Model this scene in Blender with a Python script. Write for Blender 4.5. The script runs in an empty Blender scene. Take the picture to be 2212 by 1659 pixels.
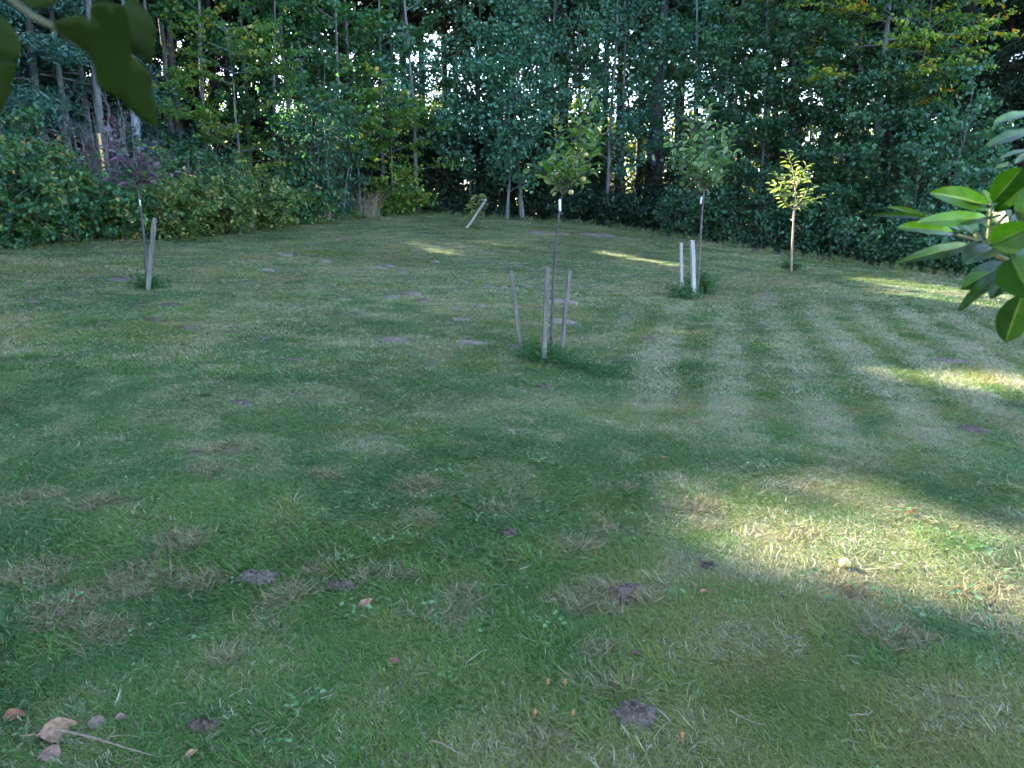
import bpy, bmesh, math, random
import numpy as np
from mathutils import Vector, Matrix

sc = bpy.context.scene
rng = np.random.default_rng(7)
random.seed(7)

# ------------------------------------------------------------------ camera, sky, sun, exposure
F = 1671.0; PITCH = math.radians(12.0); CZ = 1.6        # F: focal length in pixels of a 2212 wide frame
cd = bpy.data.cameras.new('camera'); cam = bpy.data.objects.new('camera', cd); sc.collection.objects.link(cam)
cam.location = (0, 0, CZ); cam.rotation_euler = (math.pi / 2 - PITCH, 0, 0)
cd.sensor_width = 36.0; cd.lens = 36.0 * F / 2212.0; cd.clip_start = 0.02; cd.clip_end = 3000
cd.dof.use_dof = True; cd.dof.focus_distance = 9.0; cd.dof.aperture_fstop = 9.4
sc.camera = cam
SUN_AZ = math.radians(-55.0); SUN_EL = math.radians(27.0)
S = np.array([math.cos(SUN_EL) * math.sin(SUN_AZ), math.cos(SUN_EL) * math.cos(SUN_AZ), math.sin(SUN_EL)])
w = bpy.data.worlds.new('World'); sc.world = w; w.use_nodes = True
nt = w.node_tree; bg = nt.nodes['Background']
sky = nt.nodes.new('ShaderNodeTexSky'); sky.sky_type = 'NISHITA'; sky.sun_disc = False
sky.sun_elevation = SUN_EL; sky.sun_rotation = SUN_AZ; sky.air_density = 1.0; sky.dust_density = 1.0; sky.ozone_density = 1.0
nt.links.new(sky.outputs[0], bg.inputs[0]); bg.inputs[1].default_value = 0.12
sl = bpy.data.lights.new('sun', 'SUN'); sl.energy = 5.0; sl.angle = math.radians(0.5); sl.color = (1.0, 0.9, 0.7)
so = bpy.data.objects.new('sun', sl); sc.collection.objects.link(so); so.location = (-20, 20, 30)
so.rotation_euler = Vector(S).to_track_quat('Z', 'Y').to_euler()
sc.view_settings.view_transform = 'Standard'; sc.view_settings.look = 'None'
sc.view_settings.exposure = 3.5; sc.view_settings.gamma = 1.0
sc.cycles.use_adaptive_sampling = True; sc.cycles.adaptive_threshold = 0.03; sc.cycles.max_bounces = 5; sc.cycles.diffuse_bounces = 3; sc.cycles.glossy_bounces = 2; sc.cycles.transmission_bounces = 4
sc.cycles.transparent_max_bounces = 4; sc.cycles.use_denoising = True; sc.cycles.caustics_reflective = False; sc.cycles.caustics_refractive = False

# ------------------------------------------------------------------ helpers
def ray(px, py):
    a = (px - 1106) / F; u = -(py - 829.5) / F
    return np.array([a, math.cos(PITCH) + u * math.sin(PITCH), -math.sin(PITCH) + u * math.cos(PITCH)])
def at(px, py, d):
    r = ray(px, py); return r / r[1] * d + np.array([0, 0, CZ])

CTRL = [at(*c) for c in [(1185,775,8.7),(317,625,12.2),(1500,640,15),(1708,582,18.7),(1010,492,23.6),(0,530,17),(450,510,20),
        (700,480,23),(900,462,27),(1300,490,27),(1700,555,22),(2100,605,20)]]
CTRL += [np.array(p, float) for p in [(0,1,0),(-2,1,0),(2,1,0),(0,3,.02),(-2,4,.1),(3,4,0),(0,-5,0),(-8,0,.1),(8,0,0),
        (-25,30,2.7),(0,42,1.9),(20,32,.7),(26,46,1.0),(-30,5,1.2),(22,5,-.5),(-26,52,2.8),(0,62,1.6),(32,62,1.2),(0,100,1.8),(-45,100,3.2),(45,100,1.8),(15.5,18.5,-.3),(19,14,-.55),(0,-30,-.2),(-40,-30,.4),(40,-30,-.4)]]
CTRL = np.array(CTRL)
def _tps():
    xy = CTRL[:, :2]; n = len(xy)
    d = np.linalg.norm(xy[:, None] - xy[None], axis=2)
    K = d * d * np.log(d + 1e-9) + 3.0 * np.eye(n)
    Pm = np.c_[np.ones(n), xy]
    return np.linalg.solve(np.block([[K, Pm], [Pm.T, np.zeros((3, 3))]]), np.r_[CTRL[:, 2], np.zeros(3)])
TW = _tps()
def H(x, y):
    x = np.clip(np.asarray(x, float), -60, 60); y = np.clip(np.asarray(y, float), -40, 115)
    out = TW[-3] + TW[-2] * x + TW[-1] * y
    for (cx, cy, _), wt in zip(CTRL, TW[:-3]):
        d2 = (x - cx) ** 2 + (y - cy) ** 2
        out = out + wt * d2 * 0.5 * np.log(d2 + 1e-12)
    return out
def h1(x, y): return float(H(x, y))
def ground(px, d):                       # foot of a thing seen in column px at distance d
    x = (px - 1106) / F * d
    for _ in range(4):
        r = np.array([0, math.cos(PITCH), -math.sin(PITCH)]); z = h1(x, d)
        k = d * math.cos(PITCH) + (CZ - z) * math.sin(PITCH)   # depth along the view axis
        x = (px - 1106) / F * k
    return np.array([x, d, h1(x, d)])
_T = np.linspace(1, 60, 1800)
def hit(px, py):
    r = ray(px, py); p = r[None] * _T[:, None]; p[:, 2] += CZ
    i = int(np.argmax(p[:, 2] < H(p[:, 0], p[:, 1]))); return p[i] if i else p[-1]

def _hash(ix, iy, s):
    n = (ix * 374761393 + iy * 668265263 + s * 974711) & 0x7fffffff
    n = ((n ^ (n >> 13)) * 1274126177) & 0x7fffffff
    return ((n ^ (n >> 16)) & 0xffff) / 65535.0
def vnoise(x, y, s=0):
    x = np.asarray(x, float); y = np.asarray(y, float)
    ix = np.floor(x).astype(np.int64); iy = np.floor(y).astype(np.int64); fx = x - ix; fy = y - iy
    fx = fx * fx * (3 - 2 * fx); fy = fy * fy * (3 - 2 * fy)
    a = _hash(ix, iy, s); b = _hash(ix + 1, iy, s); c = _hash(ix, iy + 1, s); d = _hash(ix + 1, iy + 1, s)
    return (a * (1 - fx) + b * fx) * (1 - fy) + (c * (1 - fx) + d * fx) * fy
def fbm(x, y, s=0, o=3):
    v = 0; a = .5; t = 0
    for k in range(o): v = v + a * vnoise(x * 2 ** k, y * 2 ** k, s + k * 17); t += a; a *= .5
    return v / t
def sstep(a, b, x): t = np.clip((x - a) / (b - a), 0, 1); return t * t * (3 - 2 * t)
def pip(x, y, poly):
    x = np.asarray(x); y = np.asarray(y); c = np.zeros(x.shape, bool); n = len(poly)
    for i in range(n):
        x1, y1 = poly[i]; x2, y2 = poly[(i + 1) % n]
        if y1 == y2: continue
        c ^= ((y1 > y) != (y2 > y)) & (x < (x2 - x1) * (y - y1) / (y2 - y1) + x1)
    return c

class MB:                                 # collects numpy geometry into one mesh
    def __init__(self): self.v = []; self.f = {}; self.n = 0; self.at = []
    def add(self, v, f, rnd=0.5):
        v = np.asarray(v, float).reshape(-1, 3); f = np.asarray(f, np.int64)
        self.v.append(v); self.f.setdefault(f.shape[1], []).append(f + self.n); self.n += len(v)
        r = np.asarray(rnd, float); self.at.append(np.full(len(v), float(r)) if r.ndim == 0 else r)
    def tube(self, pts, rad, sides=6, cap=True, rnd=.5):
        pts = np.asarray(pts, float); n = len(pts); rad = np.broadcast_to(np.asarray(rad, float), (n,))
        t = np.gradient(pts, axis=0); t /= np.linalg.norm(t, axis=1)[:, None] + 1e-9
        up = np.array([0, 0, 1.]) if abs(t[0][2]) < .8 else np.array([1., 0, 0])
        a = np.cross(t, up); a /= np.linalg.norm(a, axis=1)[:, None] + 1e-9; b = np.cross(t, a)
        th = np.arange(sides) * 2 * math.pi / sides
        v = pts[:, None] + rad[:, None, None] * (np.cos(th)[None, :, None] * a[:, None] + np.sin(th)[None, :, None] * b[:, None])
        i = np.arange(n - 1)[:, None] * sides; j = np.arange(sides)[None]; k = (j + 1) % sides
        f = np.stack([i + j, i + k, i + sides + k, i + sides + j], -1).reshape(-1, 4)
        self.add(v.reshape(-1, 3), f, rnd)
        if cap:
            self.add(np.r_[v[-1], [pts[-1]]], np.array([[q, (q + 1) % sides, sides] for q in range(sides)]), rnd)
    def mesh(self, name, mat, smooth=True):
        me = bpy.data.meshes.new(name)
        if not self.v: return me
        v = np.concatenate(self.v); me.vertices.add(len(v)); me.vertices.foreach_set('co', v.astype(np.float32).ravel())
        fl = [np.concatenate(x) for x in self.f.values()]
        li = np.concatenate([x.ravel() for x in fl]); sz = np.concatenate([np.full(len(x), x.shape[1]) for x in fl])
        me.loops.add(len(li)); me.loops.foreach_set('vertex_index', li.astype(np.int32))
        me.polygons.add(len(sz)); me.polygons.foreach_set('loop_start', np.r_[0, np.cumsum(sz)[:-1]].astype(np.int32))
        if smooth: me.polygons.foreach_set('use_smooth', np.ones(len(sz), bool))
        me.update(calc_edges=True)
        r = me.attributes.new('rnd', 'FLOAT', 'POINT'); r.data.foreach_set('value', np.concatenate(self.at).astype(np.float32))
        me.materials.append(mat); return me

COL = sc.collection
def link(o, parent=None):
    COL.objects.link(o)
    if parent is not None: o.parent = parent
    return o
def obj(name, me, parent=None, loc=(0, 0, 0)):
    o = bpy.data.objects.new(name, me); o.location = loc; return link(o, parent)
def tag(o, label, cat, group=None):
    o['label'] = label; o['category'] = cat
    if group: o['group'] = group
    return o
def empty(name, loc, label=None, cat=None, group=None):
    o = bpy.data.objects.new(name, None); o.location = loc; o.empty_display_size = .2; link(o)
    if label: tag(o, label, cat, group)
    return o

# ------------------------------------------------------------------ materials
def newmat(name):
    m = bpy.data.materials.new(name); m.use_nodes = True; t = m.node_tree; t.nodes.clear()
    out = t.nodes.new('ShaderNodeOutputMaterial'); p = t.nodes.new('ShaderNodeBsdfPrincipled')
    t.links.new(p.outputs[0], out.inputs[0]); return m, t, p, out
def ramp(t, stops, fac):
    r = t.nodes.new('ShaderNodeValToRGB'); e = r.color_ramp.elements
    while len(e) > 1: e.remove(e[-1])
    e[0].position = stops[0][0]; e[0].color = (*stops[0][1], 1)
    for p, c in stops[1:]: q = e.new(p); q.color = (*c, 1)
    t.links.new(fac, r.inputs[0]); return r.outputs[0]
def noise(t, scale, detail=3, coord='Object', vec=None):
    n = t.nodes.new('ShaderNodeTexNoise'); n.inputs['Scale'].default_value = scale; n.inputs['Detail'].default_value = detail
    if vec is None:
        tc = t.nodes.new('ShaderNodeTexCoord'); vec = tc.outputs[coord]
    t.links.new(vec, n.inputs['Vector']); return n.outputs['Fac']
def leafmat(name, stops, rough=.45, trans=.35, tint=(1.1, 1.25, .5), spec=.4, byobj=False):
    m, t, p, out = newmat(name)
    if byobj:
        a = t.nodes.new('ShaderNodeObjectInfo'); fac = a.outputs['Random']
    else:
        a = t.nodes.new('ShaderNodeAttribute'); a.attribute_name = 'rnd'; fac = a.outputs['Fac']
    c = ramp(t, stops, fac); t.links.new(c, p.inputs['Base Color'])
    p.inputs['Roughness'].default_value = rough; p.inputs['Specular IOR Level'].default_value = spec
    tr = t.nodes.new('ShaderNodeBsdfTranslucent'); mu = t.nodes.new('ShaderNodeMix'); mu.data_type = 'RGBA'; mu.blend_type = 'MULTIPLY'
    mu.inputs[0].default_value = 1; t.links.new(c, mu.inputs[6]); mu.inputs[7].default_value = (*[x * 1.6 for x in tint], 1); mu.clamp_result = False
    t.links.new(mu.outputs[2], tr.inputs[0])
    mx = t.nodes.new('ShaderNodeMixShader'); mx.inputs[0].default_value = trans
    t.links.new(p.outputs[0], mx.inputs[1]); t.links.new(tr.outputs[0], mx.inputs[2]); t.links.new(mx.outputs[0], out.inputs[0])
    return m
def barkmat(name, c1, c2, scale=9, rough=.9, stretch=.25, bump=.5):
    m, t, p, out = newmat(name)
    tc = t.nodes.new('ShaderNodeTexCoord'); mp = t.nodes.new('ShaderNodeMapping'); mp.inputs['Scale'].default_value = (1, 1, stretch)
    t.links.new(tc.outputs['Object'], mp.inputs[0]); n = noise(t, scale, 5, vec=mp.outputs[0])
    t.links.new(ramp(t, [(.3, c1), (.7, c2)], n), p.inputs['Base Color']); p.inputs['Roughness'].default_value = rough
    b = t.nodes.new('ShaderNodeBump'); b.inputs['Strength'].default_value = bump; b.inputs['Distance'].default_value = .02
    t.links.new(n, b.inputs['Height']); t.links.new(b.outputs[0], p.inputs['Normal']); return m

G = lambda a, b, c: (a, b, c)
M = {}
M['aspen'] = leafmat('aspen leaf', [(0, G(0.040,0.117,0.092)), (.5, G(0.066,0.174,0.124)), (1, G(0.108,0.236,0.153))], .4, .3)
M['maple'] = leafmat('maple leaf', [(0, G(0.033,0.109,0.051)), (.6, G(0.061,0.168,0.069)), (.93, G(0.114,0.233,0.086)), (1, G(0.294,0.292,0.086))], .45, .38)
M['beech'] = leafmat('beech leaf', [(0, G(0.051,0.122,0.034)), (.5, G(0.101,0.187,0.041)), (.9, G(0.201,0.259,0.054)), (1, G(0.431,0.316,0.054))], .45, .4)
M['autumn'] = leafmat('autumn beech leaf', [(0, G(0.042,0.113,0.028)), (.45, G(0.112,0.193,0.035)), (.8, G(0.280,0.322,0.049)), (.93, G(0.500,0.354,0.042)), (1, G(0.500,0.193,0.028))], .45, .4)
M['hazel'] = leafmat('hazel leaf', [(0, G(0.028,0.084,0.055)), (.6, G(0.049,0.130,0.082)), (1, G(0.087,0.192,0.091))], .42, .32)
M['bramble'] = leafmat('bank shrub leaf', [(0, G(0.037,0.111,0.062)), (.55, G(0.061,0.163,0.075)), (.85, G(0.121,0.212,0.069)), (.95, G(0.361,0.337,0.137)), (1, G(0.446,0.312,0.137))], .4, .35)
M['yellowing'] = leafmat('yellowing shrub leaf', [(0, G(0.043,0.104,0.037)), (.5, G(0.093,0.157,0.052)), (.85, G(0.262,0.272,0.094)), (1, G(0.425,0.376,0.167))], .5, .35)
M['shade_shrub'] = leafmat('shade darkened shrub leaf', [(0, G(0.014,0.034,0.023)), (.6, G(0.023,0.057,0.036)), (1, G(0.046,0.098,0.058))], .45, .25)  # hazel leaf colours darkened to carry the gloom under the trees
M['spruce'] = leafmat('spruce needles', [(0, G(0.012,0.029,0.018)), (.6, G(0.019,0.047,0.026)), (1, G(0.039,0.078,0.036))], .6, .12)
M['larch'] = leafmat('drooping needle foliage', [(0, G(0.034,0.101,0.099)), (.6, G(0.062,0.159,0.140)), (1, G(0.105,0.223,0.176))], .5, .25)
M['purple'] = leafmat('purple leaf', [(0, G(0.030,0.055,0.048)), (.35, G(0.048,0.061,0.061)), (.6, G(0.095,0.067,0.101)), (1, G(0.161,0.111,0.169))], .4, .25, tint=(1.2, .8, .9), byobj=True)
M['creeper'] = leafmat('pink creeper leaf', [(0, G(.1,.07,.08)), (.6, G(.26,.14,.2)), (1, G(.38,.25,.3))], .4, .25, tint=(1.2, .8, .9))
M['apple'] = leafmat('apple leaf', [(0, G(0.045,0.101,0.027)), (.6, G(0.077,0.145,0.041)), (1, G(0.180,0.246,0.099))], .38, .35, byobj=True)
M['apple_grey'] = leafmat('downy apple leaf', [(0, G(0.054,0.117,0.054)), (.6, G(0.099,0.171,0.081)), (1, G(0.216,0.297,0.180))], .42, .35, byobj=True)
M['apple_mass'] = leafmat('apple leaf mass', [(0, G(0.045,0.101,0.027)), (.6, G(0.077,0.145,0.041)), (1, G(0.180,0.246,0.099))], .38, .35)
M['apple_grey_mass'] = leafmat('downy apple leaf mass', [(0, G(0.054,0.117,0.054)), (.6, G(0.099,0.171,0.081)), (1, G(0.234,0.315,0.198))], .42, .35)
M['apple_yellow'] = leafmat('yellowish apple leaf', [(0, G(0.091,0.144,0.052)), (.6, G(0.182,0.230,0.082)), (1, G(0.304,0.302,0.163))], .42, .35, byobj=True)
M['weed'] = leafmat('weed leaf', [(0, G(0.024,0.072,0.024)), (.6, G(0.042,0.120,0.042)), (1, G(0.084,0.192,0.072))], .5, .3)
M['clover'] = leafmat('clover leaf', [(0, G(.05,.13,.045)), (.6, G(.08,.18,.07)), (1, G(.17,.28,.15))], .5, .25, spec=.25)
M['sunny'] = leafmat('far leaf', [(0, G(0.048,0.070,0.021)), (1, G(0.128,0.126,0.035))], .6, .5)
M['bark_spruce'] = barkmat('spruce bark', (.025, .02, .022), (.075, .06, .06))
M['bark_grey'] = barkmat('grey bark', (.07, .075, .085), (.16, .165, .17), 14)
M['bark_pale'] = barkmat('pale bark', (.22, .25, .32), (.42, .46, .52), 7, .7, 1.2, .2)
M['bark_lichen'] = barkmat('lichen mottled bark', (.06, .055, .08), (.24, .25, .33), 5, .9, .8)
M['bark_apple'] = barkmat('young apple bark', (.07, .055, .055), (.17, .14, .13), 25)
M['bark_dim'] = barkmat('dim grey bark', (.04, .038, .04), (.1, .095, .1), 25)
M['bark_sunlit'] = barkmat('sunny young bark', (.22, .15, .12), (.36, .27, .22), 25)  # apple bark colour made paler and warmer for the sun on it
M['twig_dead'] = barkmat('dead twig bark', (.1, .09, .1), (.22, .2, .21), 12)
M['wood'] = barkmat('weathered stake wood', (.07, .065, .066), (.19, .178, .175), 38, .9, .05, .6)
M['wood_light'] = barkmat('pale grey stake wood', (.24, .235, .24), (.42, .41, .42), 38, .85, .05, .5)
M['glint_tan'] = barkmat('sun glint tan', (.5, .3, .13), (.7, .45, .22), 25, .8, .1, .3)  # bright tan stands in for sun glinting on bark
def plain(name, c, rough=.6, sc_=30, var=.25):
    m, t, p, out = newmat(name); n = noise(t, sc_, 4)
    t.links.new(ramp(t, [(.3, tuple(x * (1 - var) for x in c)), (.7, tuple(min(1, x * (1 + var)) for x in c))], n), p.inputs['Base Color'])
    p.inputs['Roughness'].default_value = rough; return m
M['tag'] = plain('white plastic tag', (.72, .78, .82), .35, 20, .06)
M['apple_fruit'] = plain('apple skin', (.36, .3, .12), .35, 18, .4)
M['windfall'] = plain('pale windfall apple', (.5, .37, .17), .4, 30, .2)
M['wire'] = plain('dark wire', (.05, .05, .06), .5, 40, .2)
M['mushroom'] = plain('orange mushroom', (.28, .13, .05), .5, 60, .25)
M['twig_pale'] = plain('pale twig', (.17, .135, .1), .8, 40, .3)

# ------------------------------------------------------------------ sun gaps in the canopy: where the low sun reaches the lawn
def wpoly(pts): return [tuple(hit(*p)[:2]) for p in pts]
GAPS = [wpoly(p) for p in [
    [(850,519),(960,512),(1150,534),(1135,549),(930,550)],
    [(1255,543),(1330,547),(1475,569),(1475,581),(1380,572)],
    [(1820,598),(1950,606),(2280,650),(2280,684),(2000,648),(1870,630)],
    [(1830,800),(2260,806),(2260,882),(2050,848)],
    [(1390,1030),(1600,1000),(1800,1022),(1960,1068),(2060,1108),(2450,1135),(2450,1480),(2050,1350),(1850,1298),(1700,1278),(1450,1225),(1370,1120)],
]]
BALLS = [(at(2080, 480, 1.05), .42), (at(2060, 640, 1.05), .25), (at(1715, 430, 18.7), 1.0)]
def in_gap(P):
    """True where a leaf at P would stand in one of the openings that let the sun through"""
    P = np.asarray(P, float)
    q = P.copy()
    for _ in range(3):
        t = (P[:, 2] - H(q[:, 0], q[:, 1])) / S[2]; q = P - S[None] * t[:, None]
    jx = q[:, 0] + (fbm(q[:, 0] * 3, q[:, 1] * 3, 5) - .5) * .4; jy = q[:, 1] + (fbm(q[:, 0] * 3, q[:, 1] * 3, 9) - .5) * .4
    g = np.zeros(len(P), bool)
    for poly in GAPS: g |= pip(jx, jy, poly)
    g &= t > 3
    for c, r in BALLS:
        v = P - c; al = v @ S; pd = np.linalg.norm(v - al[:, None] * S, axis=1); g |= (al > .8) & (pd < r)
    return g

# ------------------------------------------------------------------ ground
LAWN = [(-14,-8),(-13.5,8),(-11.08,17),(-7.71,20),(-5.47,23),(-3.25,27),(3.07,27),(7.73,22),(11.83,20),(18,16),(22,5),(22,-8)]
def axis(lo, hi, step, far):
    a = list(np.arange(lo, hi + 1e-6, step)); s = step
    while a[-1] < far: s *= 1.35; a.append(a[-1] + s)
    s = step
    while a[0] > -far: s *= 1.35; a.insert(0, a[0] - s)
    return np.array(a)
gx = axis(-16, 23, .22, 900); gy = axis(-3, 32, .22, 900)
X, Y = np.meshgrid(gx, gy); Z = H(X, Y)
Z = Z + (fbm(X * 1.3, Y * 1.3, 3) - .5) * .05 * (np.hypot(X, Y) < 60)
def hz(x, y):
    return float(H(x, y) + (fbm(np.array(x) * 1.3, np.array(y) * 1.3, 3) - .5) * .05)
def HZ(x, y): return H(x, y) + (fbm(x * 1.3, y * 1.3, 3) - .5) * .05
V = np.stack([X, Y, Z], -1).reshape(-1, 3); nx = len(gx)
ii, jj = np.meshgrid(np.arange(len(gy) - 1), np.arange(nx - 1), indexing='ij')
Q = np.stack([ii * nx + jj, ii * nx + jj + 1, (ii + 1) * nx + jj + 1, (ii + 1) * nx + jj], -1).reshape(-1, 4)
cx = (X[:-1, :-1] + X[1:, 1:]).ravel() / 2; cy = (Y[:-1, :-1] + Y[1:, 1:]).ravel() / 2
inl = pip(cx, cy, LAWN); fld = (cy > 50) | (np.hypot(cx, cy) > 75)
def submesh(name, mask, mat):
    q = Q[mask]; u, inv = np.unique(q, return_inverse=True); b = MB(); b.add(V[u], inv.reshape(-1, 4)); return b.mesh(name, mat)

m, t, p, out = newmat('lawn soil and thatch'); M['lawn'] = m
tc = t.nodes.new('ShaderNodeNewGeometry')
n1 = noise(t, 40, 5, vec=tc.outputs['Position']); n2 = noise(t, 1.3, 4, vec=tc.outputs['Position'])
c1 = ramp(t, [(.3, (.03, .045, .018)), (.5, (.05, .065, .025)), (.7, (.12, .105, .055))], n1)
c2 = ramp(t, [(.35, (.03, .065, .022)), (.65, (.09, .09, .045))], n2)
mx = t.nodes.new('ShaderNodeMix'); mx.data_type = 'RGBA'; mx.inputs[0].default_value = .5; t.links.new(c1, mx.inputs[6]); t.links.new(c2, mx.inputs[7])
t.links.new(mx.outputs[2], p.inputs['Base Color']); p.inputs['Roughness'].default_value = .95
m, t, p, out = newmat('forest litter'); M['litter'] = m
tc = t.nodes.new('ShaderNodeNewGeometry'); n1 = noise(t, 9, 6, vec=tc.outputs['Position'])
t.links.new(ramp(t, [(.3, (.02, .018, .014)), (.55, (.06, .045, .035)), (.75, (.12, .085, .06))], n1), p.inputs['Base Color']); p.inputs['Roughness'].default_value = .95
m, t, p, out = newmat('far meadow'); M['field'] = m
tc = t.nodes.new('ShaderNodeNewGeometry'); n1 = noise(t, .25, 6, vec=tc.outputs['Position'])
t.links.new(ramp(t, [(.3, (.1, .13, .04)), (.7, (.26, .24, .1))], n1), p.inputs['Base Color']); p.inputs['Roughness'].default_value = .95

lawn = obj('lawn', submesh('lawn', inl, M['lawn'])); lawn['kind'] = 'structure'
ff = obj('forest_floor', submesh('forest_floor', ~inl & ~fld, M['litter'])); ff['kind'] = 'structure'
fm = obj('meadow', submesh('meadow', fld, M['field'])); fm['kind'] = 'structure'

# ------------------------------------------------------------------ trees
def unit(v): return v / (np.linalg.norm(v, axis=-1, keepdims=True) + 1e-9)
def leaves(mb, P, A, N, size, aspect=.7, hexa=False, rnd=None, r=None):
    """leaf blades at P, pointing along A, facing N"""
    r = r or rng; n = len(P)
    if n == 0: return
    L = size * r.uniform(.65, 1.25, n); A = unit(A); B = unit(np.cross(N, A)); N = np.cross(A, B)
    rn = r.random(n) if rnd is None else rnd
    W = L * aspect * .5; k = .18 * L
    o = lambda a, b, c: P + A * (a * L)[:, None] + B * (b * W)[:, None] + N * (c * k)[:, None]
    one = np.ones(n)
    if hexa:
        vs = [o(-.5 * one, 0 * one, 0 * one), o(-.15 * one, one, .8 * one), o(.25 * one, .7 * one, .6 * one), o(.5 * one, 0 * one, -.3 * one), o(.25 * one, -.7 * one, .6 * one), o(-.15 * one, -one, .8 * one)]
        v = np.stack(vs, 1).reshape(-1, 3); b = np.arange(n)[:, None] * 6
        f = np.concatenate([b + np.array([0, 1, 2, 3]), b + np.array([0, 3, 4, 5])]); mb.add(v, f, np.repeat(rn, 6))
    else:
        vs = [o(-.5 * one, 0 * one, 0 * one), o(-.05 * one, one, .8 * one), o(.5 * one, 0 * one, 0 * one), o(-.05 * one, -one, .8 * one)]
        v = np.stack(vs, 1).reshape(-1, 3); b = np.arange(n)[:, None] * 4
        f = np.concatenate([b + np.array([0, 1, 2]), b + np.array([0, 2, 3])]); mb.add(v, f, np.repeat(rn, 4))

def skeleton(r, h, base, n_limb, Lmax, up, curv, n_twig, twig, profile, lean=(0, 0), wob=.03):
    K = 9; s = np.linspace(0, 1, K)
    tr = np.zeros((K, 3)); tr[:, 2] = s * h
    tr[:, 0] = lean[0] * s * h + np.cumsum(r.normal(0, wob, K)) * s * h * .25; tr[:, 1] = lean[1] * s * h + np.cumsum(r.normal(0, wob, K)) * s * h * .25
    limbs = []; tw0 = []; tw1 = []
    for i in range(n_limb):
        tt = base + (0.97 - base) * ((i + r.uniform(0, 1)) / n_limb); az = i * 2.4 + r.uniform(-.5, .5)
        p0 = np.array([np.interp(tt, s, tr[:, k]) for k in range(3)])
        rel = (tt - base) / (1 - base); L = Lmax * profile(rel) * r.uniform(.7, 1.2); u = up + r.uniform(-.15, .15)
        d = np.array([math.cos(az) * math.cos(u), math.sin(az) * math.cos(u), math.sin(u)])
        q = np.linspace(0, 1, 6)[:, None]; pl = p0 + d * L * q + np.array([0, 0, 1]) * curv * L * q ** 2 + r.normal(0, .02 * L, (6, 3)) * q
        limbs.append(pl)
        nt_ = max(2, int(n_twig * (0.4 + .6 * L / Lmax)))
        sq = r.uniform(.2, 1, nt_); P0 = np.stack([np.interp(sq, q[:, 0], pl[:, k]) for k in range(3)], 1)
        side = np.array([-d[1], d[0], 0]); sg = np.where(r.random(nt_) < .5, -1, 1)
        D = unit(d[None] * r.uniform(.3, 1, (nt_, 1)) + side[None] * (sg * r.uniform(.3, 1.1, nt_))[:, None] + r.normal(0, .22, (nt_, 3)))
        tw0.append(P0); tw1.append(P0 + D * (twig * r.uniform(.6, 1.3, nt_))[:, None])
    return tr, limbs, np.concatenate(tw0), np.concatenate(tw1)

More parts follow.
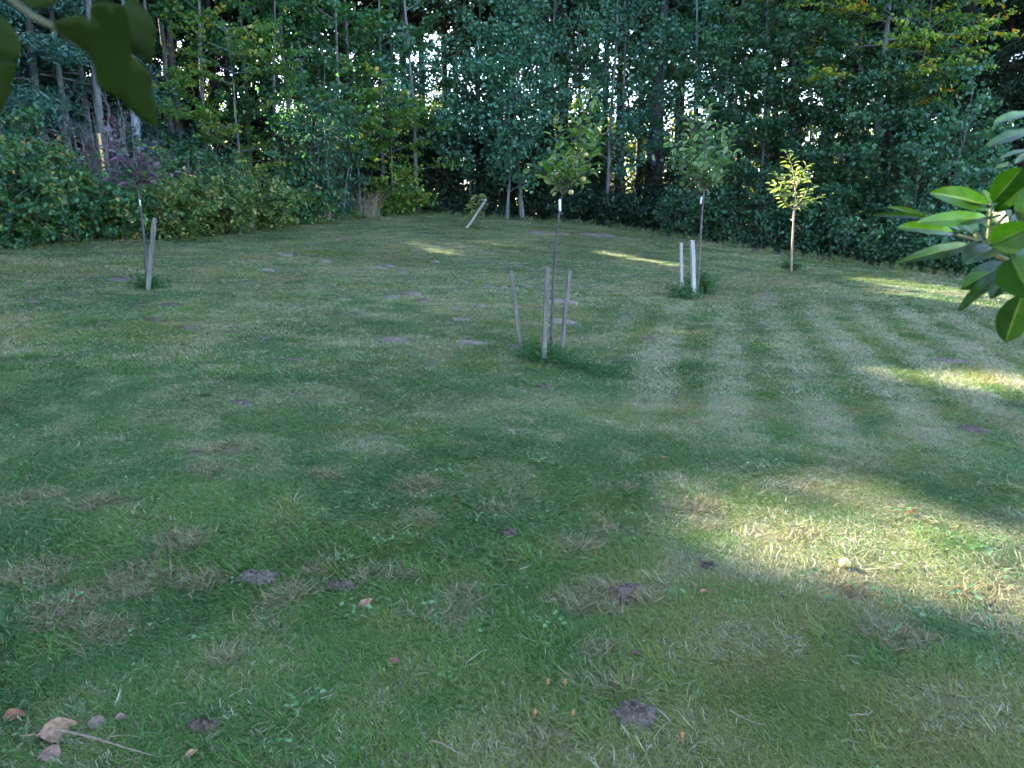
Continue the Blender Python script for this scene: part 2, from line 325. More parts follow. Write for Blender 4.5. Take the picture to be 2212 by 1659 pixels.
PROF = {'oval': lambda x: .35 + .65 * math.sin(math.pi * min(1, x * .85 + .15)), 'cone': lambda x: 1 - .93 * x, 'col': lambda x: .75 + .25 * math.sin(math.pi * x) - .55 * x * x, 'vase': lambda x: .6 + .4 * x}
NLEAF = [0]
def tree(name, label, cat, px, d, h, r0, leaf, bark, n_limb=18, Lmax=2.2, base=.25, up=.5, curv=.1, n_twig=7, twig=.7, per=14, size=.085, aspect=.75,
         spread=.1, flat=.5, prof='oval', lean=(0, 0), droop=0, hexa=False, group=None, pos=None, gaps=True, seed=None, twigs=True, keepgap=.03, wob=.03, back=False):
    r = np.random.default_rng(seed if seed is not None else int(abs(px) * 31 + d * 977 + h * 13))
    P0 = np.array(pos, float) if pos is not None else ground(px, d)
    P0[2] = h1(P0[0], P0[1]) - .05
    e = empty(name, P0, label, cat, group)
    tr, limbs, a, b = skeleton(r, h, base, n_limb, Lmax, up, curv, n_twig, twig, PROF[prof], lean, wob)
    t_ = MB(); t_.tube(tr, r0 * (1 - .93 * np.linspace(0, 1, len(tr)) ** .8) * np.r_[1.35, np.ones(len(tr) - 1)], 9)
    obj('trunk', t_.mesh('trunk', M[bark]), e)
    t_ = MB()
    if gaps:
        limbs = [pl for pl in limbs if not in_gap(pl + P0).any()]; kb = ~in_gap((a + b) / 2 + P0); a = a[kb]; b = b[kb]
    for pl in limbs:
        L = np.linalg.norm(pl[-1] - pl[0]); t_.tube(pl, np.linspace(max(.008, min(.3 * r0, .016 * L)), .004, len(pl)), 4, False)
    if twigs:
        n = len(a); D = unit(b - a); s1 = unit(np.cross(D, [0.3, .2, 1.])); s2 = np.cross(D, s1); rr = .004
        v = np.stack([a + s1 * rr, a - s1 * .5 * rr + s2 * .8 * rr, a - s1 * .5 * rr - s2 * .8 * rr, b], 1).reshape(-1, 3); o = np.arange(n)[:, None] * 4
        t_.add(v, np.concatenate([o + np.array(x) for x in ([0, 1, 3], [1, 2, 3], [2, 0, 3])]))
    obj('branches', t_.mesh('branches', M[bark]), e)
    if leaf:
        n = len(a); u = r.uniform(.05, 1.08, (n, per)); D = b - a
        P = a[:, None] + D[:, None] * u[..., None] + r.normal(0, 1, (n, per, 3)) * np.array([spread, spread, spread * (1 - .7 * flat)])
        P[..., 2] -= droop * u * r.uniform(.3, 1, (n, per))
        A = unit(np.repeat(unit(D)[:, None], per, 1) * .6 + r.normal(0, .55, (n, per, 3)) + np.array([0, 0, -.25 - droop]))
        N = unit(np.array([0, 0, 1.]) * (.4 + flat) + r.normal(0, .55, (n, per, 3)))
        tone = np.clip(r.normal(.45, .2, n)[:, None] + r.normal(0, .22, (n, per)), 0, 1)
        P = P.reshape(-1, 3); A = A.reshape(-1, 3); N = N.reshape(-1, 3); tone = tone.ravel()
        keep = P[:, 2] > -.02
        if gaps:
            g = in_gap(P + P0); keep &= ~g | (r.random(len(P)) < keepgap)
        mb = MB(); leaves(mb, P[keep], A[keep], N[keep], size, aspect, hexa, tone[keep], r); NLEAF[0] += int(keep.sum())
        c = obj('crown', mb.mesh('crown', M[leaf]), e)
    return e

def bush(name, label, cat, px, d, h, rad, leaf, bark='bark_grey', n=9, per=10, size=.08, twig=.5, group=None, n_limb=10, hexa=True, aspect=.7, seed=None, pos=None, gaps=False, flat=.5):
    """many stems from the ground, leaves all the way down"""
    r = np.random.default_rng(seed if seed is not None else int(abs(px) * 17 + d * 331 + h * 77))
    P0 = np.array(pos, float) if pos is not None else ground(px, d); P0[2] = h1(P0[0], P0[1]) - .03
    e = empty(name, P0, label, cat, group); st = MB(); tw0 = []; tw1 = []
    for i in range(n):
        az = i * 2.4 + r.uniform(-.4, .4); rr = rad * math.sqrt((i + .5) / n) * r.uniform(.7, 1.15); hh = h * (1 - .45 * (rr / rad) ** 2) * r.uniform(.75, 1.1)
        q = np.linspace(0, 1, 7)[:, None]; tip = np.array([math.cos(az) * rr, math.sin(az) * rr, hh]); b0 = np.array([math.cos(az), math.sin(az), 0]) * rr * .45
        pl = b0 + (tip - b0) * q; pl[:, :2] -= (tip[:2] - b0[:2]) * (q * (1 - q)) * .6; pl += r.normal(0, .02, pl.shape) * h * q
        st.tube(pl, np.linspace(.012 + .006 * h, .004, 7), 4, False)
        sq = np.sort(r.uniform(.06, 1, n_limb)); A0 = np.stack([np.interp(sq, q[:, 0], pl[:, k]) for k in range(3)], 1)
        D = r.normal(0, 1, (n_limb, 3)) * np.array([1, 1, .45]) + np.array([math.cos(az) * .5, math.sin(az) * .5, .15]); D = unit(D)
        tw0.append(A0); tw1.append(A0 + D * (twig * r.uniform(.5, 1.2, n_limb))[:, None])
    a = np.concatenate(tw0); b = np.concatenate(tw1); m_ = len(a)
    D = unit(b - a); s1 = unit(np.cross(D, [0.3, .2, 1.])); s2 = np.cross(D, s1)
    v = np.stack([a + s1 * .005, a - s1 * .0025 + s2 * .004, a - s1 * .0025 - s2 * .004, b], 1).reshape(-1, 3); o = np.arange(m_)[:, None] * 4
    st.add(v, np.concatenate([o + np.array(x) for x in ([0, 1, 3], [1, 2, 3], [2, 0, 3])]))
    obj('stems', st.mesh('stems', M[bark]), e)
    if leaf:
        u = r.uniform(.0, 1.1, (m_, per)); P = (a[:, None] + (b - a)[:, None] * u[..., None] + r.normal(0, .09, (m_, per, 3)) * np.array([1, 1, .6]))
        A = unit(np.repeat(D[:, None], per, 1) * .6 + r.normal(0, .5, (m_, per, 3)) + np.array([0, 0, -.3])); N = unit(np.array([0, 0, 1.]) * (.4 + flat) + r.normal(0, .5, (m_, per, 3)))
        tone = np.clip(r.normal(.45, .2, m_)[:, None] + r.normal(0, .22, (m_, per)), 0, 1).ravel()
        P = P.reshape(-1, 3); keep = P[:, 2] > .0
        if gaps: keep &= ~in_gap(P + P0)
        mb = MB(); leaves(mb, P[keep], A.reshape(-1, 3)[keep], N.reshape(-1, 3)[keep], size, aspect, hexa, tone[keep], r); NLEAF[0] += int(keep.sum())
        obj('foliage', mb.mesh('foliage', M[leaf]), e)
    return e

# --- tall spruces of the plantation behind (bare lower trunks), shared meshes
def spruce_parts(seed, h, r0, base, Lmax, n_limb=46, n_twig=16, per=9, size=.42, dead=True):
    r = np.random.default_rng(seed)
    tr, limbs, a, b = skeleton(r, h, base, n_limb, Lmax, -.15, -.12, n_twig, .55, PROF['cone'], (0, 0), .006)
    t_ = MB(); t_.tube(tr, r0 * (1 - .9 * np.linspace(0, 1, len(tr))) * np.r_[1.25, np.ones(len(tr) - 1)], 10); trunk = t_.mesh('trunk', M['bark_spruce'])
    LIMBS = limbs; t_ = MB()
    for pl in limbs: t_.tube(pl, np.linspace(.02, .004, len(pl)), 3, False)
    if dead:
        for i in range(26):
            z = r.uniform(1.2, h * base + .5); az = r.uniform(0, 6.28); L = r.uniform(.4, 1.6)
            q = np.linspace(0, 1, 4)[:, None]; pl = np.array([0, 0, z]) + np.array([math.cos(az), math.sin(az), r.uniform(-.3, .15)]) * L * q - np.array([0, 0, .15]) * L * q ** 2
            t_.tube(pl, np.linspace(.014, .004, 4), 3, False)
    br = t_.mesh('branches', M['bark_spruce'])
    n = len(a); u = r.uniform(0, 1.1, (n, per)); D = b - a
    P = a[:, None] + D[:, None] * u[..., None] + r.normal(0, .1, (n, per, 3)); P[..., 2] -= .1
    A = unit(np.repeat(unit(D)[:, None], per, 1) + r.normal(0, .5, (n, per, 3)) + np.array([0, 0, -.35])); N = unit(np.array([0, 0, .8]) + r.normal(0, .5, (n, per, 3)))
    P = P.reshape(-1, 3)
    return trunk, br, P, A.reshape(-1, 3), N.reshape(-1, 3), size, r, LIMBS
def spruce_crown(parts, origin, gaps, rot, scl):
    trunk, br, P, A, N, size, r, LIMBS = parts
    keep = np.ones(len(P), bool)
    if gaps:
        c, s_ = math.cos(rot), math.sin(rot); W = P * scl; W = np.stack([W[:, 0] * c - W[:, 1] * s_, W[:, 0] * s_ + W[:, 1] * c, W[:, 2]], 1) + origin
        g = in_gap(W)
        if g.mean() < .004: return None
        keep = ~g | (r.random(len(P)) < .004)
    mb = MB(); leaves(mb, P[keep], A[keep], N[keep], size, .3, False, None, r); return mb.mesh('crown', M['spruce'])
def place_spruce(parts, crown, pos, rot, scl, name, label, cat, group, gaps=True):
    pos = np.array(pos, float); pos[2] = h1(pos[0], pos[1]) - .05
    e = empty(name, pos, label, cat, group); e.rotation_euler[2] = rot; e.scale = (scl,) * 3
    obj('trunk', parts[0], e); cm = spruce_crown(parts, pos, True, rot, scl) if gaps else None; brm = parts[1]
    if cm is not None:
        c, s_ = math.cos(rot), math.sin(rot); t_ = MB()
        for pl in parts[7]:
            W = pl * scl; W = np.stack([W[:, 0] * c - W[:, 1] * s_, W[:, 0] * s_ + W[:, 1] * c, W[:, 2]], 1) + pos
            if not in_gap(W).any(): t_.tube(pl, np.linspace(.02, .004, len(pl)), 3, False)
        brm = t_.mesh('branches', M['bark_spruce'])
    obj('branches', brm, e)
    obj('crown', cm or crown, e); return e
SP = [spruce_parts(100 + i, 21 + i, .14 + .015 * i, .4, 2.9) for i in range(3)]
SPC = [spruce_crown(p, None, False, 0, 1) for p in SP]
SK = [spruce_parts(200 + i, 15 + 2 * i, .18, .05, 3.2, 60, 16, 10, .42, False) for i in range(2)]
SKC = [spruce_crown(p, None, False, 0, 1) for p in SK]
SB = [spruce_parts(250 + i, 16 + 2 * i, .17, .05, 3.1, 60, 20, 20, .24, False) for i in range(2)]
SBC = [spruce_crown(p, None, False, 0, 1) for p in SB]

# plantation trunks seen between the leaves
LM = [(-330, 'the woods beyond the left frame edge'), (-220, 'the bush at the left frame edge'), (-100, 'the conifer at the left edge'), (0, 'the big green bush'), (110, 'the drooping conifer'), (215, 'the dead twigs'), (312, 'the pale bluish trunk'), (400, 'the dark straight trunk at left'), (465, 'the tall green maple'), (528, 'the young beech'), (600, 'the yellowing shrubs'), (690, 'the multi-stemmed shrub tree'), (775, 'the bleached grass clump'), (850, 'the low beech'), (902, 'the long pale aspen trunk'), (968, 'the brightest sky gaps'),
      (1030, 'the leaning sapling'), (1110, 'the bent aspen trunk'), (1180, 'the tall apple tree'), (1250, 'the tall apple tree crown'), (1325, 'the two slim aspens'), (1402, 'the lichen mottled trunk'), (1490, 'the bushy apple tree'), (1570, 'the hazel by the bushy apple tree'), (1650, 'the tall hazel'), (1735, 'the small yellowish apple tree'), (1820, 'the right hand hazel'), (1890, 'the autumn beech'), (1990, 'the young aspen shoots')]
def landmark(px): return min(LM, key=lambda q: abs(q[0] - px))[1]
ROWW = {33: 'nearest', 36: 'second row', 39.5: 'third row', 43: 'rearmost'}
pr = np.random.default_rng(5)
PLANT = []
for row, d in enumerate((33, 36, 39.5, 43)):
    px = 150 + row * 37
    while px < 2050:
        PLANT.append((px + pr.uniform(-25, 25), d + pr.uniform(-1.2, 1.2), ROWW[d])); px += pr.uniform(90, 160) * (33 / d)
for i, (px, d, rw) in enumerate(PLANT):
    k = i % 3
    place_spruce(SP[k], SPC[k], ground(px, d), pr.uniform(0, 6.28), pr.uniform(.85, 1.1), 'spruce_tree', rw + ' bare trunked plantation spruce behind ' + landmark(px), 'spruce', 'plantation spruces behind the leafy trees')
# dark skirted spruces at the right edge
for i, (px, d, s_, lab) in enumerate([(2185, 27, 1.0, 'dark spruce skirted with needles at the right edge behind the glossy shrub'), (2040, 29.5, 1.15, 'big dark spruce behind the young aspen with upright shoots'),
        (2330, 25, 1.05, 'dark spruce mostly cut off by the right frame edge'), (1900, 31, 1.1, 'dark spruce behind the yellowing beech'), (1770, 33, 1.1, 'dark spruce deep behind the tallest hazel'), (2120, 31.5, 1.2, 'tall dark spruce filling the gap above the glossy shrub'), (2270, 30, 1.2, 'tall dark spruce at the upper right corner'), (2060, 36, 1.35, 'dark spruce far behind the young aspen shoots'), (2170, 34.5, 1.35, 'dark spruce far behind the top of the glossy shrub'), (1960, 36.5, 1.3, 'dark spruce far behind the autumn beech'), (2420, 27, 1.1, 'dark spruce wholly beyond the right frame edge'), (1640, 34, 1.0, 'dark spruce showing between the hornbeam and the yellowing beech')]):
    place_spruce(SB[i % 2], SBC[i % 2], ground(px, d), i * 1.3, s_, 'spruce_tree', lab, 'spruce', None)
# tall wood along the left side of the lawn, out of frame: it shades the lawn
cr = np.random.default_rng(11); k = 0
for v in (17.5, 21.5, 26, 31, 35, 39, 43):
    for u in np.arange(-14, 10.1 if v > 30 else 8.1, 2.2):
        uu = u + cr.uniform(-.6, .6); vv = v + cr.uniform(-1, 1)
        x, y = uu * .574 - vv * .819, uu * .819 + vv * .574
        if y > 0 and (x + (4.4 if v < 33 else 5)) / max(y, .1) > -.70: continue
        for sh in (0, .7, -.7, 1.3, -1.3, 1.9, -1.9):       # keep the trunks out of the openings
            tz = np.linspace(.5, 22, 44); tx = x + sh * .574; ty = y + sh * .819
            if not in_gap(np.c_[np.full(44, tx), np.full(44, ty), tz + h1(tx, ty)]).any(): break
        x, y = tx, ty
        sk = k % 2; k += 1
        place_spruce(SK[sk], SKC[sk], (x, y, 0), cr.uniform(0, 6.28), cr.uniform(1.15, 1.35) * (1.25 if v > 33 else 1), 'spruce_tree', 'tall spruce of the wood along the left side of the lawn', 'spruce', 'spruces left of the lawn')

for i, (px, d) in enumerate([(-330, 26), (-210, 29), (-120, 25.5), (-20, 28.5), (60, 32), (120, 27), (190, 35), (250, 29.5), (330, 33), (60, 38), (-100, 35), (400, 37), (480, 33.5), (560, 37), (300, 40), (-250, 37), (655, 37.5), (755, 36.5), (850, 38.5)]):
    place_spruce(SB[i % 2], SBC[i % 2], ground(px, d), i * 1.7, 1.15 + .05 * (i % 4), 'spruce_tree', ('big dense spruce behind ' if d < 30 else 'big dense spruce farther back behind ' if d < 36.5 else 'big dense spruce deepest in the wood behind ') + landmark(px), 'spruce', 'spruces behind the left bank')

# --- leafy trees of the wood edge
kw = dict
MAPLE = kw(leaf='maple', bark='bark_grey', flat=.6, size=.14, aspect=.85, per=27, hexa=True)
ASPEN = kw(leaf='aspen', bark='bark_grey', flat=.15, size=.13, aspect=.9, per=27, hexa=True, prof='col', up=.65, base=.12, Lmax=1.9, n_limb=22, n_twig=10, twig=.55, spread=.15)
tree('maple_tree', 'tall green maple left of the sky gaps with a slim grey trunk', 'maple', 455, 25.5, 13, .1, Lmax=2.3, n_limb=26, base=.16, **MAPLE)
tree('maple_tree', 'tall maple with dense green leaves above the multi-stemmed shrub tree', 'maple', 640, 28, 13.5, .11, Lmax=2.2, n_limb=24, base=.2, **MAPLE)
tree('maple_tree', 'tall maple between the multi-stemmed shrub tree and the first aspen', 'maple', 770, 29, 13, .1, Lmax=2.0, n_limb=24, base=.22, **MAPLE)
tree('maple_tree', 'tall maple reaching out of the top left beside the pale trunk', 'maple', 385, 28, 13.5, .14, Lmax=1.8, n_limb=16, base=.3, **MAPLE)
tree('maple_tree', 'tall maple behind the young beech', 'maple', 545, 29.5, 13, .1, Lmax=2.2, n_limb=26, base=.14, **MAPLE)
tree('maple_tree', 'tall maple behind the multi-stemmed shrub tree', 'maple', 705, 31, 13, .1, Lmax=2.1, n_limb=26, base=.16, **MAPLE)
tree('maple_tree', 'maple just left of the multi-stemmed shrub tree', 'maple', 600, 26.6, 9.5, .08, Lmax=2.0, n_limb=24, base=.14, **MAPLE)
tree('maple_tree', 'maple reaching over the small yellowish maple', 'maple', 742, 27.2, 10.5, .08, Lmax=1.9, n_limb=24, base=.2, **MAPLE)
tree('maple_tree', 'maple just left of the long pale aspen trunk', 'maple', 830, 28.2, 11.5, .08, Lmax=1.9, n_limb=24, base=.2, **MAPLE)
tree('maple_tree', 'maple right behind the pale bluish trunk', 'maple', 330, 26.5, 10, .08, Lmax=2.0, n_limb=20, base=.3, **MAPLE)
tree('maple_tree', 'small maple with yellowish top leaves right of the multi-stemmed shrub tree', 'maple', 778, 25.2, 4.6, .04, Lmax=1.5, n_limb=15, base=.2, leaf='beech', bark='bark_grey', flat=.8, size=.14, aspect=.85, per=18, up=.25, hexa=True)
tree('beech_tree', 'young beech with yellow green leaves above the yellowing shrubs', 'beech', 528, 23.4, 5.6, .06, Lmax=2.1, n_limb=30, base=.1, leaf='beech', bark='bark_grey', flat=.9, size=.12, up=.22, n_twig=10, per=20, hexa=True)
tree('beech_tree', 'young beech low beside the first aspen trunk', 'beech', 850, 26.5, 3.8, .04, Lmax=1.7, n_limb=18, base=.12, leaf='beech', bark='bark_grey', flat=.9, size=.12, up=.2, n_twig=8, per=20, hexa=True)
sb = bush('shrub_tree', 'dense rounded multi-stemmed shrub tree with a crooked brown stem at the lawn edge', 'tree', 700, 24, 4.6, 1.75, 'hazel', n=24, per=18, size=.12, n_limb=18, twig=.7)
bm_ = MB(); 
for q in range(5):
    z = np.linspace(0, 1, 8)[:, None]; az = q * 1.3; pl = np.array([0, 0, 0]) + np.array([math.cos(az) * .5, math.sin(az) * .3, 2.2]) * z + np.array([.12 * math.sin(q), .05, 0]) * np.sin(z * 5); bm_.tube(pl, np.linspace(.06, .025, 8), 6, False)
obj('trunk', bm_.mesh('trunk', M['bark_apple']), sb)
ASP = [(902, 27.6, 14, (-.02, 0), 'slim aspen with a long pale grey trunk at the left end of the aspen row'),
       (1030, 31, 13.5, (.01, 0), 'aspen standing in the middle of the brightest sky gaps'),
       (1128, 28.0, 9, (-.07, 0), 'aspen whose bare lower trunk bends left above the dark undergrowth'), (1186, 29.5, 14, (.01, 0), 'aspen behind the tall staked apple tree, left of its crown'),
       (1250, 30, 13.5, (.0, 0), 'aspen directly behind the crown of the tall staked apple tree'), (1310, 27.8, 12, (.02, 0), 'slim aspen right of the tall staked apple tree'),
       (1342, 28.2, 13, (-.01, 0), 'aspen with two thin stems between the two big apple trees'), (1425, 29.5, 14, (.01, 0), 'aspen beside the lichen mottled trunk'),
       (1495, 27.5, 13, (-.02, 0), 'aspen behind the leafy apple tree with two stakes'), (1570, 28.5, 14, (.01, 0), 'aspen right of the leafy apple tree with two stakes'),
       (1015, 28.6, 5.2, (.03, 0), 'short young aspen in front of the sky gaps'), (1095, 27.3, 6.0, (.04, 0), 'short leaning aspen in front of the dark undergrowth')]
ASP += [(1150, 32.5, 14, (.01, 0), 'aspen farther back left of the tall apple tree'),
        (1222, 33.5, 13.5, (0, 0), 'aspen farther back behind the tall apple tree'), (1375, 32.5, 13.5, (0, 0), 'aspen farther back left of the lichen mottled trunk'), (1462, 32, 14, (0, 0), 'aspen farther back left of the bushy apple tree crown'),
        (860, 31, 13, (0, 0), 'aspen farther back left of the long pale grey trunk')]
for px, d, h, ln, lab in ASP:
    tree('aspen_tree', lab, 'aspen', px, d, h, .085 if h > 8 else .06, lean=ln, **ASPEN)
tree('oak_tree', 'thick trunk mottled with pale lichen between the two big apple trees', 'tree', 1402, 30, 16, .27, 'aspen', 'bark_lichen', n_limb=14, base=.45, Lmax=2.4, per=24, size=.13, hexa=True)
tree('oak_tree', 'thick dark lichen trunk behind the left side of the tall staked apple tree', 'tree', 1178, 31.5, 16, .26, 'aspen', 'bark_lichen', n_limb=14, base=.45, Lmax=2.4, per=24, size=.13, hexa=True)
HZ_ = [(1555, 25.6, 6.5, 'hazel behind the leafy apple tree with two stakes'), (1640, 25, 8.5, 'tall hazel left of the small yellowish apple tree'), (1735, 24.6, 7.5, 'hazel straight behind the small yellowish apple tree'),
       (1820, 24, 6.8, 'hazel just right of the small yellowish apple tree'), (1905, 23.4, 5.4, 'hazel below the yellowing beech'), (1990, 22.8, 4.2, 'low hazel left of the glossy evergreen shrub')]
for px, d, h, lab in HZ_:
    tree('hazel_tree', lab, 'hazel', px, d, h, .06, Lmax=2.1, n_limb=24, base=.05, leaf='hazel', bark='bark_grey', flat=.6, size=.125, up=.4, n_twig=12, twig=.6, per=27, spread=.12, prof='oval', hexa=True)
tree('beech_tree', 'tall beech with yellow and orange autumn leaves at the upper right', 'beech', 1870, 23.6, 13, .15, Lmax=3.3, n_limb=44, base=.33, leaf='autumn', bark='bark_grey', flat=.95, size=.13, up=.12, curv=-.05, n_twig=13, per=24, twig=.9, hexa=True)
tree('hornbeam_tree', 'tall hornbeam with a few orange leaves left of the autumn beech', 'hornbeam', 1690, 27.2, 14, .15, Lmax=2.8, n_limb=34, base=.36, leaf='beech', bark='bark_grey', flat=.8, size=.13, up=.2, n_twig=12, per=24, twig=.9, hexa=True)
for px, d, h, ln, lab in [(2012, 21.6, 5.4, (.13, 0), 'young aspen with tall upright shoots against the dark spruces'), (1960, 22, 3.4, (.02, 0), 'short young aspen left of the one with upright shoots'), (2060, 21.5, 3.2, (.3, 0), 'small aspen leaning right toward the glossy shrub')]:
    tree('aspen_tree', lab, 'aspen', px, d, h, .035, 'aspen', 'bark_grey', n_limb=14, Lmax=1.0, base=.15, up=1.0, n_twig=5, twig=.35, per=12, size=.12, aspect=.9, flat=.1, spread=.07, hexa=True, prof='col', lean=ln)
tree('beech_tree', 'slim grey trunk with bare lower stem in front of the right spruces', 'tree', 1945, 23.6, 9, .07, 'hazel', 'bark_grey', n_limb=16, base=.45, Lmax=1.6, n_twig=9, per=22, size=.13, hexa=True)

# unseen trees added behind the viewer so their crowns darken the near lawn
for x, y, h, lab in [(-3.4, -1.0, 9.5, 'unseen leafy tree added behind the viewer at left to darken the near lawn'), (.6, -2.6, 10, 'unseen leafy tree added straight behind the viewer to darken the near lawn'), (4.6, -1.8, 9, 'unseen leafy tree added behind the viewer at right to darken the near lawn')]:
    tree('maple_tree', lab, 'maple', 0, 0, h, .14, 'maple', 'bark_grey', n_limb=30, Lmax=3.7, base=.4, up=.35, n_twig=10, twig=1.0, per=22, size=.22, aspect=.85, flat=.6, spread=.16, pos=(x, y, 0), seed=int(h * 10))
# left bank
tree('larch_tree', 'tall drooping conifer with blue green foliage in the upper left corner', 'conifer', 110, 22.5, 13, .18, 'larch', 'bark_grey', n_limb=54, Lmax=3.2, base=.18, up=-.05, curv=-.12, n_twig=13, twig=.6, per=40, size=.17, aspect=.35, flat=.4, spread=.16, prof='cone')
tree('larch_tree', 'drooping conifer whose foliage hangs over the dead twigs', 'conifer', 215, 23.6, 12, .13, 'larch', 'bark_grey', n_limb=48, Lmax=2.6, base=.22, up=-.05, curv=-.14, n_twig=13, twig=.6, per=34, size=.17, aspect=.35, flat=.4, spread=.15, prof='cone')
tree('larch_tree', 'drooping conifer at the far left edge above the green bush', 'conifer', -70, 19.5, 11, .16, 'larch', 'bark_grey', n_limb=44, Lmax=2.8, base=.12, up=-.05, curv=-.12, n_twig=12, twig=.6, per=40, size=.17, aspect=.35, flat=.4, spread=.16, prof='cone')
for px, d, h, r_, bark, lab in [(312, 23, 14, .15, 'bark_pale', 'pale bluish smooth trunk showing below the big hanging leaf'), (352, 25, 14, .1, 'bark_grey', 'thin straight grey trunk right of the hanging leaf tip'), (238, 22.2, 13, .15, 'bark_grey', 'grey trunk among the dead twigs at left'),
        (165, 22.5, 13, .14, 'bark_grey', 'grey trunk at left behind the dead twigs, nearest the green bush'), (400, 26, 15, .16, 'bark_spruce', 'dark straight trunk left of the tall maple')]:
    tree('beech_tree', lab, 'tree', px, d, h, r_, 'maple', bark, n_limb=12, base=.5, Lmax=2.2, per=22, size=.14, hexa=True, wob=.012)
for px, d, h, rad, n, lab in [(215, 20.6, 3.2, 1.5, 26, 'tangle of dead grey branches on the left bank'), (275, 21.3, 3.8, 1.0, 16, 'upright dead grey twigs beside the pale trunk'), (150, 20.4, 2.6, 1.2, 16, 'dead grey brush behind the green bush'), (420, 22.5, 2.0, .9, 16, 'low brown dead brush between the yellowing shrubs and the young beech')]:
    bush('dead_shrub', lab, 'shrub', px, d, h, rad, None, 'twig_dead', n=n, n_limb=22, twig=.7)
bush('creeper_plant', 'pink leaved creeper climbing the dead twigs behind the purple tree', 'creeper', 268, 21.0, 2.7, .55, 'creeper', 'twig_dead', n=8, per=4, size=.13, twig=.3, aspect=.9)
BK = [(40, 17.6, 2.9, 1.7, 'bramble', 24, 'big green leafy bush at the far left edge of the lawn'), (-110, 16.5, 3.4, 1.8, 'bramble', 18, 'green bush cut off by the left frame edge'),
      (150, 18.4, 1.7, 1.5, 'bramble', 20, 'low green bush on the bank between the big bush and the purple tree'), (270, 19.0, 1.55, 1.4, 'bramble', 20, 'green bush right behind the leaning stake of the purple tree'),
      (375, 19.8, 1.55, 1.4, 'yellowing', 20, 'pale yellowing shrub just right of the purple tree'), (465, 20.6, 1.5, 1.4, 'yellowing', 20, 'pale yellowing shrub in the middle of the bank'),
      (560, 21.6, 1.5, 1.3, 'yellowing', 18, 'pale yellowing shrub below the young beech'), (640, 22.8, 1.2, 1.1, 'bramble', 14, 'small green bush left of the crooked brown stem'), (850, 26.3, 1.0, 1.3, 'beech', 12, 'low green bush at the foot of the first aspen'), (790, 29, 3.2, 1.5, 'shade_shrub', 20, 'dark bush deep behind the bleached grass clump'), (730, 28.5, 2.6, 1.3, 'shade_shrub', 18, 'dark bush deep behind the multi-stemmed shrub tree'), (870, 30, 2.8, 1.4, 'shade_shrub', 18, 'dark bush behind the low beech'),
      (20, 17.0, 1.1, 1.4, 'bramble', 14, 'low leafy growth in front of the big green bush'), (440, 23, 2.8, 1.4, 'hazel', 16, 'dark green bush behind the yellowing shrubs')]
for px, d, h, rad, leaf, n, lab in BK: bush('bank_shrub', lab, 'bush', px, d, h, rad, leaf, n=n, per=15, size=.125, n_limb=14, twig=.5, seed=int(px + 500))
for px, d, h, lab in [(345, 20.3, 2.6, 'loose tall shrub rising behind the purplish tree'), (430, 21.4, 2.3, 'loose tall shrub among the yellowing shrubs'), (505, 21.2, 2.0, 'loose shrub with long shoots left of the young beech'), (120, 18.9, 2.4, 'loose tall shrub beside the big green bush'), (610, 23, 2.2, 'loose shrub with long shoots right of the young beech')]:
    bush('bank_shrub', lab, 'bush', px, d, h, .9, 'bramble', n=13, per=9, size=.12, n_limb=12, twig=.4)
RB = [(1490, 25.8, 1.9, 1.3), (1560, 25.2, 2.2, 1.4), (1640, 24.4, 2.3, 1.5), (1730, 23.8, 2.1, 1.5), (1815, 23.2, 2.2, 1.5), (1905, 22.4, 1.7, 1.3), (1985, 21.8, 1.4, 1.2), (2070, 21.4, 1.4, 1.2), (2160, 21.2, 1.6, 1.3)]
RL = ['low dark shrub left of the apple tree with two stakes', 'low shrub behind the apple tree with two stakes', 'low shrub left of the small yellowish apple tree', 'low shrub directly behind the small yellowish apple tree', 'low shrub right of the small yellowish apple tree', 'low shrub below the yellowing beech at the lawn edge',
      'low dark shrub left of the glossy shrub leaves', 'low dark shrub behind the glossy shrub leaf tips', 'low dark shrub at the right edge behind the glossy shrub']
for (px, d, h, rad), lab in zip(RB, RL): bush('edge_shrub', lab, 'bush', px, d, h, rad, 'hazel', n=18, per=15, size=.12, n_limb=14, twig=.5)
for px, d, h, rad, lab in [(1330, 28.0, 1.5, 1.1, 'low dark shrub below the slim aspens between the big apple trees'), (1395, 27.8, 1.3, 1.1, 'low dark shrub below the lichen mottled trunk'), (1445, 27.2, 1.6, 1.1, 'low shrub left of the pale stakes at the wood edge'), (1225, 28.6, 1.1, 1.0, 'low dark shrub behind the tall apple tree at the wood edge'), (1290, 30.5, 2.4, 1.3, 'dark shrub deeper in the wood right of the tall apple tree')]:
    bush('edge_shrub', lab, 'bush', px, d, h, rad, 'shade_shrub', n=16, per=15, size=.12, n_limb=14, twig=.5)
